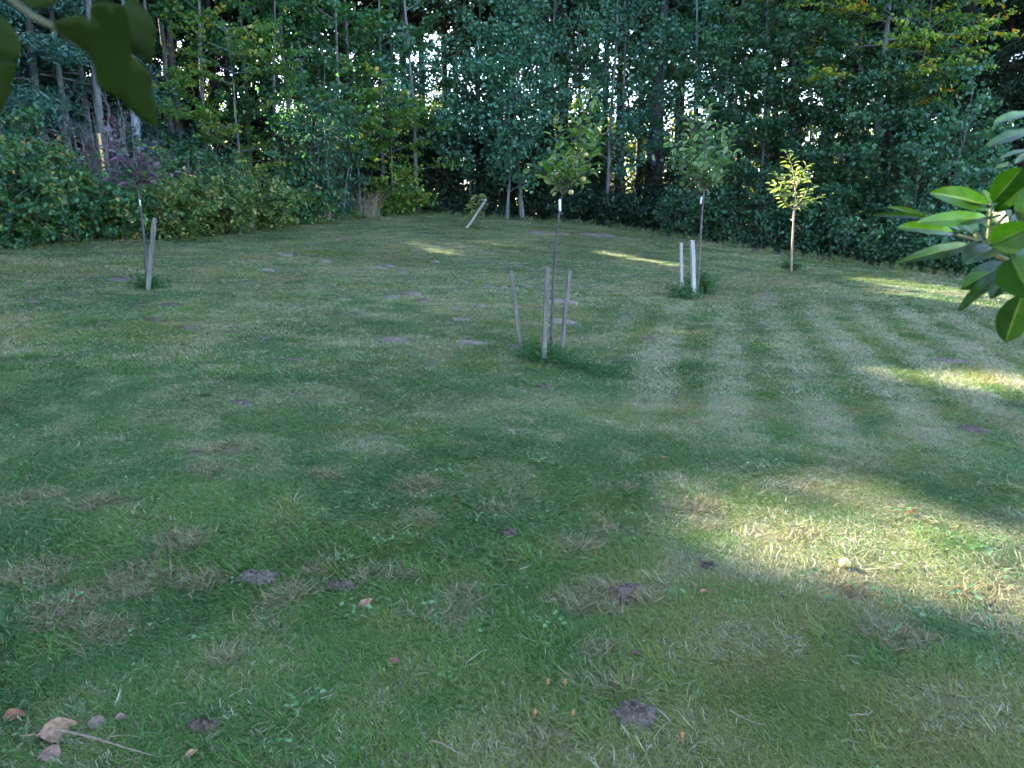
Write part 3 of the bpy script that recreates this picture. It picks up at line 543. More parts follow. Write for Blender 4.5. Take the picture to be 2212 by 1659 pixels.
# low dark spruces under the aspens
LS = [spruce_parts(300 + i, 3.6 + .5 * i, .05, .02, 1.5, 44, 14, 12, .22, False) for i in range(2)]
LSC = [spruce_crown(p, None, False, 0, 1) for p in LS]
for i, (px, d, s_, lab) in enumerate([(905, 28.6, .8, 'low young spruce at the left end of the dark undergrowth'), (955, 29.2, .95, 'low young spruce left of the leaning sapling'), (1010, 29.4, 1.0, 'low young spruce behind the leaning sapling'), (1070, 29.2, 1.05, 'low young spruce right of the leaning sapling'), (1130, 29.6, .95, 'low young spruce behind the bent aspen trunk'),
      (1195, 29.4, .9, 'low young spruce behind the trunk of the tall apple tree'), (1265, 29.3, .7, 'low young spruce right of the tall apple tree trunk'), (1390, 28.6, .6, 'low young spruce below the lichen mottled trunk'), (1450, 27.6, .75, 'low young spruce left of the two apple stakes')]):
    place_spruce(LS[i % 2], LSC[i % 2], ground(px, d), i * 1.1, s_, 'young_spruce', lab, 'spruce', None, False)
# sunlit trees across the meadow behind
fr = np.random.default_rng(21)
for i in range(30):
    px = 150 + i * 64 + fr.uniform(-30, 30)
    tree('far_tree', 'sunlit tree across the meadow glimpsed between the trunks', 'tree', px, fr.uniform(62, 95), fr.uniform(6.5, 10), .2, 'sunny', 'bark_grey', n_limb=16, Lmax=3.6, base=.1, n_twig=6, twig=1.6, per=20, size=.45, spread=.4, group='trees across the meadow', gaps=False, twigs=False, seed=900 + i)
for i in range(22):
    px = 250 + i * 74 + fr.uniform(-30, 30)
    bush('far_bush', 'sunlit bush at the back edge of the wood glimpsed between the trunks', 'bush', px, fr.uniform(47, 53), fr.uniform(2, 3.6), 1.8, 'sunny', n=9, per=9, size=.2, twig=.8, hexa=False, group='bushes at the back edge of the wood', seed=700 + i)

# ------------------------------------------------------------------ planted fruit trees
EXPO = .75
def leaf_mesh(name, mat, L=1.0, W=.55, fold=.25, bend=.25, nu=7, wave=0.0, shape=.9, pet=.0, nv=5, vs=None):
    """one leaf blade along +X, top side +Z, with a midrib fold and a drooping tip"""
    b = MB(); us = np.linspace(0, 1, nu); vs = np.linspace(-1, 1, nv) if vs is None else np.array(vs); nv = len(vs); g = []
    for u in us:
        wv = math.sin(math.pi * min(1, max(0, u)) ** shape) ** EXPO * W * .5 if 0 < u < 1 else .004 * L
        for v in vs:
            g.append((u * L * (1 - .1 * bend * u), v * wv, fold * abs(v) * wv - bend * L * u * u * .5 + wave * L * math.sin(u * 17 + v) * abs(v)))
    i, j = np.meshgrid(np.arange(nu - 1), np.arange(nv - 1), indexing='ij'); a = i * nv + j
    b.add(g, np.stack([a, a + nv, a + nv + 1, a + 1], -1).reshape(-1, 4), np.tile(np.abs(vs), nu))
    if pet: b.tube([(-pet, 0, .01), (0, 0, 0), (L * .5, 0, -bend * L * .12 - .004)], [.012 * L, .014 * L, .006 * L], 5, False)
    return b.mesh(name, mat)
def frame(x, n):
    x = Vector(x).normalized(); n = Vector(n); y = n.cross(x)
    if y.length < 1e-4: y = Vector((0, 1, 0)).cross(x)
    y.normalize(); z = x.cross(y); return Matrix((x, y, z)).transposed().to_quaternion()
def poly3(pts, base, d, jit=0, r=None):
    """a polyline seen at pixels pts, standing in the vertical plane at depth d, with its own depth wobble"""
    o = []
    for k, q in enumerate(pts):
        dd = d + (q[2] if len(q) > 2 else 0); o.append(at(q[0], q[1], dd) - base)
    return np.array(o)
def smooth(pts, n=14):
    pts = np.asarray(pts, float); t = np.r_[0, np.cumsum(np.linalg.norm(np.diff(pts, axis=0), axis=1))]; t /= t[-1]
    s = np.linspace(0, 1, n); p = np.stack([np.interp(s, t, pts[:, k]) for k in range(3)], 1)
    for _ in range(2): p[1:-1] = (p[:-2] + 2 * p[1:-1] + p[2:]) / 4
    return p
def fruit_tree(label, d, trunk, branches, mat, bark, rad, n_leaf, leafL, seed, basepx, apples=(), upright=.5, leafW=.55, extra=0):
    r = np.random.default_rng(seed); base = at(*basepx, d); base[2] = hz(base[0], base[1]) - .02
    e = empty('apple_tree', base, label, 'apple tree')
    tp = smooth(poly3(trunk, base, d), 18); tp[0] = (tp[0][0], tp[0][1], 0)
    b = MB(); kn = 1 + .12 * (np.arange(18) % 3 == 1); b.tube(tp, np.linspace(rad, rad * .6, 18) * kn, 9)
    obj('trunk', b.mesh('trunk', M[bark]), e)
    meshes = [leaf_mesh('leaf', M[mat], 1, leafW, .5, .5, 6, .0, .85, .25), leaf_mesh('leaf', M[mat], 1, leafW * .85, .8, .9, 6, .012, .8, .25), leaf_mesh('leaf', M[mat], 1, leafW * 1.1, .3, .2, 6, .015, .9, .25)]
    lens = []; pls = []
    for k, br in enumerate(branches):
        pl = smooth(poly3(br, base, d), 12); pls.append(pl); lens.append(np.linalg.norm(np.diff(pl, axis=0), axis=1).sum())
        b = MB(); b.tube(pl, np.linspace(rad * .5, .004, 12), 6); obj('branch', b.mesh('branch', M[bark]), e)
    tot = sum(lens)
    for pl, L in zip(pls, lens):
        n = int(n_leaf * L / tot); tan = np.gradient(pl, axis=0)
        for i in range(n):
            s = (.12 + .88 * ((i + r.uniform(0, 1)) / n)) * 11; p0 = np.array([np.interp(s, np.arange(12), pl[:, q]) for q in range(3)]); tg = np.array([np.interp(s, np.arange(12), tan[:, q]) for q in range(3)]); tg /= np.linalg.norm(tg)
            az = i * 2.4 + r.uniform(-.5, .5); side = np.array([math.cos(az), math.sin(az), r.uniform(-.35, .3)])
            spur = side * r.uniform(.01, .1) if r.random() < .6 else side * .01
            dr = unit(side + tg * r.uniform(.2, 1.0) * upright * 2); sz = leafL * r.uniform(.65, 1.2) * (1.1 - .35 * s / 11)
            o = bpy.data.objects.new('leaf', meshes[int(r.integers(3))]); o.location = p0 + spur + dr * sz * .2; o.rotation_mode = 'QUATERNION'
            o.rotation_quaternion = frame(dr, np.array([0, 0, 1.]) + r.normal(0, .35, 3) + dr * .2); o.scale = (sz,) * 3; link(o, e)
    if extra:
        mb = MB(); li = r.integers(0, len(pls), extra); P = np.array([pls[k][int(r.integers(2, 12))] for k in li]) + r.normal(0, .035 + leafL * .35, (extra, 3)) * np.array([1, 1, 1.1]); A = unit(r.normal(0, .6, (extra, 3)) + np.array([0, 0, .5])); N = unit(np.array([0, -.3, .6]) + r.normal(0, .6, (extra, 3)))
        leaves(mb, P, A, N, leafL * .8, .55, True, None, r); fo = obj('foliage', mb.mesh('foliage', M[mat + '_mass']), e); fo['kind'] = 'stuff'
    for (px, py, rr) in apples:
        b = bmesh.new(); bmesh.ops.create_uvsphere(b, u_segments=14, v_segments=10, radius=rr)
        for v in b.verts:
            q = abs(v.co.z) / rr; v.co.z *= .92; v.co *= 1 - .12 * max(0, q - .8) / .2 * (v.co.x ** 2 + v.co.y ** 2 < (.6 * rr) ** 2)
            if v.co.z > 0 and v.co.x ** 2 + v.co.y ** 2 < (.3 * rr) ** 2: v.co.z -= .25 * rr
        me = bpy.data.meshes.new('apple'); b.to_mesh(me); b.free(); me.materials.append(M['apple_fruit'])
        for pp in me.polygons: pp.use_smooth = True
        o = obj('apple', me, e, at(px, py, d - .12) - base)
        s_ = MB(); s_.tube([(0, 0, rr * .6), (.004, 0, rr * 1.5)], .0025, 5); obj('stalk', s_.mesh('stalk', M['bark_apple']), o)
    return e, base
def c3(L): return [(864 + .3255 * a, .3255 * b, *c) for a, b, *c in L]
def c4(L): return [(1350 + .3255 * a, .3255 * b, *c) for a, b, *c in L]
T2, B2 = fruit_tree('tall young apple tree with a few apples, its thin trunk rising between three stakes', 8.9, [(1190, 770), (1192, 690), (1196, 590), (1199, 540), (1204, 490), (1209, 455), (1213, 424)],
    [c3([(1075,1295),(1040,1150,.05),(1035,1000,.12),(1060,880,.15),(1095,775,.15)]), c3([(1075,1295),(1110,1200,-.1),(1165,1080,-.15),(1190,930,-.15),(1215,760,-.1),(1240,610,-.1)]),
     c3([(1080,1290),(1150,1220,.05),(1220,1000,.1),(1255,850,.1),(1275,700,.08),(1300,545,.05)]), c3([(1110,1250),(1210,1160,.2),(1285,1010,.25),(1320,860,.2)]), c3([(1060,1270),(1000,1185,-.1),(940,1140,-.15),(880,1085,-.2)]),
     c3([(1100,1260),(1110,1150,.3),(1130,1000,.35),(1140,880,.3)]), c3([(1190,1000),(1180,900,-.2),(1165,830,-.2)]), c3([(1075,1280),(1050,1190,.3),(985,1090,.3)]), c3([(1140,1240),(1210,1150,-.2),(1290,1130,-.25)]), c3([(1090,1240),(1090,1120,-.3),(1080,1010,-.35)])],
    'apple', 'bark_dim', .017, 260, .125, 31, (1190, 772), [(1264, 335, .035), (1259, 387, .036), (1233, 415, .034), (1204, 377, .033)], extra=50, upright=.8)
T3, B3 = fruit_tree('bushy grey green apple tree behind two pale stakes', 14.9, [(1506, 640), (1508, 600), (1512, 540), (1515, 480), (1518, 440), (1520, 418)],
    [c4([(520,1290),(500,1150),(450,1020,.1),(440,850,.1),(410,740,.1)]), c4([(520,1290),(525,1100,-.1),(530,950,-.15),(540,800,-.1),(560,695,-.1)]), c4([(520,1280),(570,1120,.1),(600,980,.1),(620,825,.1)]), c4([(525,1280),(620,1100,.15),(690,960,.15),(722,850,.1)]),
     c4([(520,1270),(430,1150,-.1),(360,1040,-.15),(310,920,-.1)]), c4([(520,1260),(430,1190,.2),(350,1100,.2),(285,1070,.2)]), c4([(530,1260),(600,1180,-.2),(660,1080,-.3),(690,1000,-.3)]), c4([(520,1270),(480,1140,-.3),(470,1000,-.4)]), c4([(530,1270),(560,1150,.35),(570,1000,.4)]), c4([(520,1260),(580,1210,-.1),(640,1160,-.1)])],
    'apple_grey', 'bark_apple', .026, 270, .18, 33, (1506, 642), extra=110, upright=.8)
T4, B4 = fruit_tree('small sunlit apple tree with sparse yellowish leaves and a bare trunk in sunlit tan', 18.6, [(1709, 583), (1710, 550), (1713, 500), (1715, 456), (1719, 410), (1715, 380)],
    [c4([(1130,1250),(1115,1120),(1085,1040),(1065,1000)]), c4([(1128,1400),(1080,1360,.1),(1030,1300,.1),(1005,1270,.1)]), c4([(1128,1395),(1190,1350,-.1),(1250,1330,-.1),(1305,1300,-.1)]), c4([(1135,1250),(1170,1150,.1),(1210,1095,.1)]), c4([(1110,1250),(1060,1200,-.1),(995,1150,-.1)]),
     c4([(1105,1250),(1010,1260,.2),(975,1205,.2)]), c4([(1130,1370),(1200,1290,.2),(1215,1240,.2)]), c4([(1125,1190),(1160,1190,-.2),(1190,1200,-.2)]), c4([(1125,1300),(1110,1270,-.2),(1100,1280,-.2)])],
    'apple_yellow', 'bark_sunlit', .026, 165, .2, 35, (1709, 584), leafW=.45)
T1, B1 = fruit_tree('young tree with dark purplish leaves tied beside a single leaning stake at left', 12.4, [(318, 615), (314, 560), (311, 510), (306, 465), (300, 425), (297, 405)],
    [[(297,405),(280,385),(255,365),(225,350)], [(297,405),(320,390),(350,378),(385,372)], [(298,410),(300,370),(306,335),(300,300)], [(298,408),(285,360,.2),(262,335,.2),(240,318,.2)], [(298,408),(325,365,-.2),(345,345,-.2),(365,340,-.2)], [(300,380),(275,345,-.2),(262,300,-.2),(255,262,-.2)], [(297,405),(250,390,.2),(215,382,.2)], [(300,370),(325,330,.2),(330,300,.2)]],
    'purple', 'bark_dim', .021, 150, .15, 37, (318, 617), leafW=.65)

# stakes
def stake(label, mat, d, foot, top, wpx, seed, dtop=0, group=None):
    r = np.random.default_rng(seed); a = at(*foot, d); a[2] = hz(a[0], a[1]) - .08; b = at(*top, d + dtop); wd = wpx / F * d
    bm = bmesh.new(); n = 7; rings = []
    ax = unit(b - a); s1 = unit(np.cross(ax, [0.25, 1, 0])); s2 = np.cross(ax, s1); s1, s2 = (s1 * .92 + s2 * .39), (s2 * .92 - s1 * .39)
    L = np.linalg.norm(b - a); cs = .16
    prof = [(-1, -1 + cs), (-1 + cs, -1), (1 - cs, -1), (1, -1 + cs), (1, 1 - cs), (1 - cs, 1), (-1 + cs, 1), (-1, 1 - cs)]
    for k in range(n):
        c = ax * L * k / (n - 1) + s1 * r.normal(0, .0015) + s2 * r.normal(0, .0015); w_ = wd * .34 * (1 + r.normal(0, .03)) * (.93 if k == n - 1 else 1)
        rings.append([bm.verts.new(Vector(c + s1 * p_[0] * w_ + s2 * p_[1] * w_ * .95 + (ax * r.normal(0, .006) if k == n - 1 else 0))) for p_ in prof])
    for k in range(n - 1):
        for q in range(8): bm.faces.new((rings[k][q], rings[k][(q + 1) % 8], rings[k + 1][(q + 1) % 8], rings[k + 1][q]))
    bm.faces.new(rings[-1]); bm.faces.new(rings[0][::-1]); bmesh.ops.recalc_face_normals(bm, faces=bm.faces)
    me = bpy.data.meshes.new('wooden_stake'); bm.to_mesh(me); bm.free(); me.materials.append(M[mat])
    o = obj('wooden_stake', me, None, a); tag(o, label, 'stake', group); return o
G2 = 'stakes round the tall apple tree'
stake('left of the three weathered stakes, leaning left, round the tall apple tree', 'wood', 8.75, (1128, 766), (1104, 585), 11, 1, .05, G2)
stake('thickest weathered stake, in front of the trunk of the tall apple tree', 'wood', 8.45, (1173, 778), (1183, 577), 15, 2, .05, G2)
stake('right of the three weathered stakes, leaning right, round the tall apple tree', 'wood', 9.0, (1210, 760), (1231, 585), 12, 3, .1, G2)
stake('thinner pale stake left of the bushy apple tree', 'wood_light', 15.2, (1473, 640), (1471, 525), 9, 4)
stake('broad pale grey stake in front of the bushy apple tree', 'wood_light', 14.6, (1500, 645), (1495, 519), 13, 5)
stake('single leaning grey brown stake beside the purplish tree', 'wood', 12.1, (317, 622), (334, 471), 12, 6)
# name tags on the trunks
def nametag(label, d, a, b, wpx):
    A, B = at(*a, d), at(*b, d); m_ = (A + B) / 2; ax = unit(B - A); L = np.linalg.norm(B - A); wd = wpx / F * d; s1 = unit(np.cross(ax, [.3, 1, 0])); s2 = np.cross(ax, s1)
    bm_ = MB(); q = np.linspace(-.5, .5, 6)
    v = [ax * L * t_ + s1 * wd * .5 * sg + s2 * (.006 * math.cos(t_ * 3) + dz) for dz in (0, .0015) for t_ in q for sg in (-1, 1)]
    f = [(2 * i, 2 * i + 1, 2 * i + 3, 2 * i + 2) for i in range(5)] + [(12 + 2 * i, 14 + 2 * i, 15 + 2 * i, 13 + 2 * i) for i in range(5)] + [(0, 12, 13, 1), (10, 11, 23, 22)] + [(2 * i, 2 * i + 2, 14 + 2 * i, 12 + 2 * i) for i in range(5)] + [(2 * i + 1, 13 + 2 * i, 15 + 2 * i, 3 + 2 * i) for i in range(5)]
    bm_.add(v, f); bm_.tube([ax * -L * .5, ax * -L * .5 + s2 * .02 - ax * .01, ax * -L * .5 + s2 * .045 + s1 * .02], .0018, 5)
    tag(obj('name_tag', bm_.mesh('name_tag', M['tag'], False), None, m_), label, 'tag')
nametag('long white plastic tag on the trunk of the tall apple tree', 8.8, (1209, 431), (1210, 456), 5.5)
nametag('white plastic tag on the trunk of the bushy apple tree', 14.8, (1516, 425), (1513, 441), 3.5)
nametag('small white tag sticking out left of the tan trunk of the sunlit apple tree', 18.5, (1708, 475), (1714, 475), 3)
nametag('white plastic tag high on the trunk of the purplish tree', 12.35, (302, 432), (304, 446), 4)
# leaning sapling with wire guard at the back of the lawn
d5 = 23.5; b5 = at(1018, 490, d5); b5[2] = hz(b5[0], b5[1])
e5 = empty('sapling', b5, 'small sapling with pale leaves at the back of the lawn inside a leaning wire guard', 'sapling')
r5 = np.random.default_rng(51); b = MB(); pl5 = smooth(np.array([at(1020, 490, d5), at(1024, 470, d5), at(1030, 445, d5), at(1032, 420, d5)]) - b5, 8); b.tube(pl5, np.linspace(.014, .005, 8), 6); obj('trunk', b.mesh('trunk', M['bark_apple']), e5)
lm5 = leaf_mesh('leaf', M['apple_yellow'], 1, .45, .4, .5, 6)
for i in range(44):
    s_ = r5.uniform(1.5, 7); p0 = np.array([np.interp(s_, np.arange(8), pl5[:, q]) for q in range(3)]); az = i * 2.4; dr = unit(np.array([math.cos(az), math.sin(az), r5.uniform(-.3, .6)]))
    o = bpy.data.objects.new('leaf', lm5); o.location = p0 + dr * r5.uniform(0, .12); o.rotation_mode = 'QUATERNION'; o.rotation_quaternion = frame(dr, np.array([0, 0, 1.]) + r5.normal(0, .3, 3)); sz = r5.uniform(.2, .34); o.scale = (sz,) * 3; link(o, e5)
stake('grey stake tilted far to the right beside the wire guarded sapling', 'wood_light', 23.4, (1004, 494), (1050, 430), 7, 7)
gb = MB(); axg = unit(at(1046, 432, d5) - b5); s1 = unit(np.cross(axg, [0, 1, 0])); s2 = np.cross(axg, s1)
for k in range(9):
    c = axg * (.05 + k * .105); th = np.linspace(0, 2 * math.pi, 15); gb.tube([c + .17 * (math.cos(q) * s1 + math.sin(q) * s2) for q in th], .0035, 4, False)
for q in np.linspace(0, 2 * math.pi, 13)[:-1]: gb.tube([axg * .02 + .17 * (math.cos(q) * s1 + math.sin(q) * s2), axg * .95 + .17 * (math.cos(q) * s1 + math.sin(q) * s2)], .0035, 4, False)
tag(obj('wire_guard', gb.mesh('wire_guard', M['wire']), None, b5), 'dark tube of wire mesh leaning round the sapling at the back of the lawn', 'wire guard')
# slim tan pole in the left thicket: sunlight on a trunk built as a rod
pb = at(222, 332, 20.2); pb[2] = h1(pb[0], pb[1]) - .1; pt = at(213, 288, 20.2) - pb
b = MB(); b.tube(smooth([(0.05, 0, 0), pt * .5 + np.array([.02, 0, 0]), pt], 8), np.linspace(.05, .04, 8), 8)
tag(obj('sun_glint_rod', b.mesh('sun_glint_rod', M['glint_tan']), None, pb), 'short bright tan pole of sunlight on a trunk among the dead twigs at left', 'glint')

# ------------------------------------------------------------------ bare soil patches in the lawn (molehills and worn spots)
m, t, p, out = newmat('dry crumbly soil'); M['soil'] = m
tc = t.nodes.new('ShaderNodeNewGeometry'); n1 = noise(t, 60, 5, vec=tc.outputs['Position']); oi = t.nodes.new('ShaderNodeObjectInfo')
ca = ramp(t, [(.35, (.06, .047, .038)), (.65, (.16, .128, .105))], n1); cb = ramp(t, [(.35, (.15, .12, .105)), (.65, (.31, .26, .23))], n1)
mx = t.nodes.new('ShaderNodeMix'); mx.data_type = 'RGBA'; oc = t.nodes.new('ShaderNodeSeparateColor'); t.links.new(oi.outputs['Color'], oc.inputs[0])
t.links.new(oc.outputs[0], mx.inputs[0]); t.links.new(ca, mx.inputs[6]); t.links.new(cb, mx.inputs[7]); t.links.new(mx.outputs[2], p.inputs['Base Color'])
p.inputs['Roughness'].default_value = 1.0; p.inputs['Specular IOR Level'].default_value = .1
bp = t.nodes.new('ShaderNodeBump'); bp.inputs['Strength'].default_value = 1; bp.inputs['Distance'].default_value = .03; t.links.new(noise(t, 90, 6, vec=tc.outputs['Position']), bp.inputs['Height']); t.links.new(bp.outputs[0], p.inputs['Normal'])
# pixel x, y, width in pixels, pale(1) or dark(0), relative height
SOIL = [(620,553,38,.9),(705,565,34,.9),(580,585,36,.9),(818,578,30,1),(868,590,30,.9),(842,576,20,1),(895,635,40,.8),(845,643,44,.9),(915,652,38,.3),(982,668,26,1),(995,692,46,.8),(965,699,24,.5),(1015,742,56,1),(1010,730,26,.9),(850,736,80,.7),
        (635,780,46,.2),(1042,583,22,.9),(1055,621,28,1),(1040,663,38,.8),(1088,621,24,1),(1140,620,26,.9),(1215,653,56,.9),(1215,697,60,1),(1243,707,30,.6),(1278,608,24,.8),(1175,838,46,.2),(372,660,40,.15),(335,694,42,.1),(412,710,44,.4),(500,720,28,.3),(568,733,28,.5),
        (520,875,54,.15),(1100,1160,50,.1),(555,1250,84,.35),(735,1273,66,.15),(1370,1545,110,.35),(440,1590,60,.05),(1655,640,34,.5),(2050,782,70,.6),(2100,930,60,.2),(1405,733,32,.6),(1160,502,60,.5),(1205,504,50,.4),(1275,508,40,.5),(1310,510,50,.4),(265,606,60,.5),(310,655,18,.1),(1105,748,34,.3),
        (1095,553,20,.7),(1060,545,24,.7),(70,655,26,.4),(60,617,30,.5),(1440,667,24,.8),(1690,735,20,.2),(1700,800,26,.2),(240,1000,0,0),(1355,1285,70,.3),(360,665,0,0),(1120,575,22,.8),(1350,1305,40,.2),(940,565,24,.9),(900,540,22,.8),(760,610,24,.7),(1000,610,24,.8),(1530,1230,44,.2)]
SP_ = []
for i, (px, py, wpx, pale) in enumerate(SOIL):
    if wpx == 0: continue
    c = hit(px, py); r = np.random.default_rng(4000 + i); dist = math.hypot(*c[:2]); R = wpx / F * math.hypot(dist, 1.6) * .5; ry = R * r.uniform(.7, 1.0)
    SP_.append((c[0], c[1], R, ry)); b = MB(); nr, na = 5, 18; vs = [(0, 0, 0)]
    lob = 1 + .28 * np.sin(np.arange(na) * 2 * math.pi / na * 2 + r.uniform(0, 6)) * r.uniform(.3, 1) + r.normal(0, .17, na)
    for k in range(1, nr + 1):
        for q in range(na):
            th = q * 2 * math.pi / na; f = k / nr; vs.append((math.cos(th) * R * f * lob[q], math.sin(th) * ry * f * lob[q], 0))
    vs = np.array(vs); hgt = min(.045, R * .2) if dist > 6 else max(.02, R * .16); hgt = min(hgt, .034); f = np.r_[0, np.repeat(np.arange(1, nr + 1) / nr, na)]
    vs[:, 2] = HZ(vs[:, 0] + c[0], vs[:, 1] + c[1]) - hz(c[0], c[1]) + .006 + hgt * (1 - f ** 2) * (.5 + r.random(len(vs))) - .012 * (f > .95) + r.normal(0, .12 * hgt, len(vs))
    tri = [(0, 1 + q, 1 + (q + 1) % na) for q in range(na)]; qd = [(1 + (k - 1) * na + q, 1 + k * na + q, 1 + k * na + (q + 1) % na, 1 + (k - 1) * na + (q + 1) % na) for k in range(1, nr) for q in range(na)]
    b.add(vs, tri); b.f.setdefault(4, []).append(np.array(qd))
    o = obj('soil_patch', b.mesh('soil_patch', M['soil'], False), lawn, (c[0], c[1], hz(c[0], c[1]))); o.color = (pale, pale, pale, 1)
SP_ = np.array(SP_)

# ------------------------------------------------------------------ grass: tufts of real blades scattered over the lawn
m, t, p, out = newmat('grass blade'); M['grass'] = m
def attr(t, name, typ):
    a = t.nodes.new('ShaderNodeAttribute'); a.attribute_name = name; a.attribute_type = typ; return a.outputs['Fac']
bw = attr(t, 'brown', 'INSTANCER'); rb = attr(t, 'rnd', 'GEOMETRY'); dry = attr(t, 'dry', 'INSTANCER'); tone = attr(t, 'tone', 'INSTANCER')
gr = ramp(t, [(0, (.05, .135, .03)), (.4, (.085, .178, .036)), (.7, (.145, .205, .044)), (1, (.215, .215, .06))], tone)
st = ramp(t, [(0, (.15, .115, .06)), (.5, (.3, .26, .15)), (1, (.46, .42, .29))], rb)
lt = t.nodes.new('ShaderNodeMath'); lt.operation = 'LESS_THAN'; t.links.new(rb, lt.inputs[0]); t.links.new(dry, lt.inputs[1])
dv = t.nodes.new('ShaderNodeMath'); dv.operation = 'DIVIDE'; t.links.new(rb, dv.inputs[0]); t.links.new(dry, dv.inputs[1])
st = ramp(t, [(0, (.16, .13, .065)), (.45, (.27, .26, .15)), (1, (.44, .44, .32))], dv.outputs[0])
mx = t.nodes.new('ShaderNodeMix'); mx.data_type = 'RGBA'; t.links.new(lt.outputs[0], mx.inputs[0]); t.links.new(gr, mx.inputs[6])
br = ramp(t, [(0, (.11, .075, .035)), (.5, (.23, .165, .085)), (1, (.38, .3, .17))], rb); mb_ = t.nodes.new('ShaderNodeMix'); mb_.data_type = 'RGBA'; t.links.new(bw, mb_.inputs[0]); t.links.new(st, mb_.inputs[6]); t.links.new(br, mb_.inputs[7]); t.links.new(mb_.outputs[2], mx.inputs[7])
t.links.new(mx.outputs[2], p.inputs['Base Color']); p.inputs['Roughness'].default_value = .45; p.inputs['Specular IOR Level'].default_value = .3
tr = t.nodes.new('ShaderNodeBsdfTranslucent'); t.links.new(mx.outputs[2], tr.inputs[0]); ms = t.nodes.new('ShaderNodeMixShader'); ms.inputs[0].default_value = .3
t.links.new(p.outputs[0], ms.inputs[1]); t.links.new(tr.outputs[0], ms.inputs[2]); t.links.new(ms.outputs[0], out.inputs[0])

def tuft(name, seed, n, rad, L, wd, lie, mess, segs=3):
    r = np.random.default_rng(seed); b = MB(); th = r.uniform(0, 6.28, n); rr = rad * np.sqrt(r.random(n))
    p0 = np.stack([rr * np.cos(th), rr * np.sin(th), np.full(n, -.004)], 1); az = r.normal(0, mess, n); el = np.clip(r.normal(lie, .28, n), .08, 1.5)
    ln = L * r.uniform(.45, 1.25, n); d = np.stack([np.cos(az) * np.cos(el), np.sin(az) * np.cos(el), np.sin(el)], 1)
    side = unit(np.stack([-np.sin(az), np.cos(az), r.normal(0, .5, n)], 1)); w0 = wd * r.uniform(.6, 1.3, n); bendz = r.uniform(.2, .75, n)
    vs = []
    for k in range(segs + 1):
        s = k / segs; c = p0 + d * (ln * s)[:, None]; c[:, 2] -= ln * bendz * s * s * np.sin(el) * .8; c[:, :2] += side[:, :2] * (ln * .12 * s * s * r.normal(0, 1, n))[:, None]
        c[:, 2] = np.maximum(c[:, 2], .003)
        ww = w0 * (1 - s ** 2) * .5
        if k < segs: vs += [c - side * ww[:, None], c + side * ww[:, None]]
        else: vs.append(c)
    v = np.stack(vs, 1); m_ = v.shape[1]; o = np.arange(n)[:, None] * m_; rn = np.repeat(r.random(n), m_)
    q = np.concatenate([o + np.array([2 * k, 2 * k + 1, 2 * k + 3, 2 * k + 2]) for k in range(segs - 1)]); e_ = 2 * (segs - 1)
    b.add(v.reshape(-1, 3), q, rn); b.f.setdefault(3, []).append(o + np.array([e_, e_ + 1, e_ + 2]))
    return bpy.data.objects.new(name, b.mesh(name, M['grass']))
tcol = bpy.data.collections.new('grass_tufts')
TU = [tuft('a0', 1, 170, .1, .044, .0027, .55, 1.0), tuft('a1', 2, 170, .1, .052, .0027, .42, .9), tuft('a2', 3, 170, .1, .038, .0028, .75, 1.7),
      tuft('b0', 4, 105, .14, .07, .0055, .7, .9, 2), tuft('b1', 5, 105, .14, .062, .0055, .85, 1.5, 2),
      tuft('c0', 6, 115, .22, .065, .0085, .75, 1.0, 2), tuft('c1', 7, 115, .22, .06, .0085, .9, 1.6, 2),
      tuft('d0', 8, 60, .05, .09, .0038, .5, 1.2), tuft('d1', 9, 60, .06, .1, .0036, .6, 2.2), tuft('e0', 10, 60, .1, .4, .007, 1.15, 2.5)]
for o in TU: tcol.objects.link(o)
# names sort a0..e0 -> index 0..9
gp = np.random.default_rng(77)
LA = np.array(LAWN)
def sample(d0, d1, dens):
    area = (1.4 * d1 + 3) * (d1 - d0); n = int(area * dens); y = gp.uniform(d0, d1, n); x = gp.uniform(-.7 * d1 - 1.5, .7 * d1 + 1.5, n)
    k = (np.abs(x) < .7 * y + 1.5) & pip(x, y, LAWN); return np.stack([x[k], y[k]], 1)
STRAW = [(1010,1285,40),(950,1335,50),(1290,1295,90),(1300,1140,35),(905,1060,60),(900,1125,40),(435,1020,50),(130,1325,70),(205,1100,40),(390,1175,60),(620,1290,40),(695,1230,25),(1190,1610,50),(1345,1055,20),(280,1270,50),(230,1380,60),(700,1030,30),(1360,1310,60),(1290,1410,40),(1510,1130,50),
         (60,1250,70),(40,1090,40),(780,1245,40),(860,1240,30),(1840,1275,30),(1720,1150,60),(1500,1100,50),(600,1300,30),(500,1420,40),(1310,1490,40),(1940,1390,60),(2100,1290,50),(310,1240,60),(110,1080,40),(480,975,50),(1080,1110,40),(1250,1180,40),(430,1265,40)]
STW = np.array([[*hit(a, b_)[:2], s / F * np.linalg.norm(hit(a, b_)) * .75 + .03] for a, b_, s in STRAW])
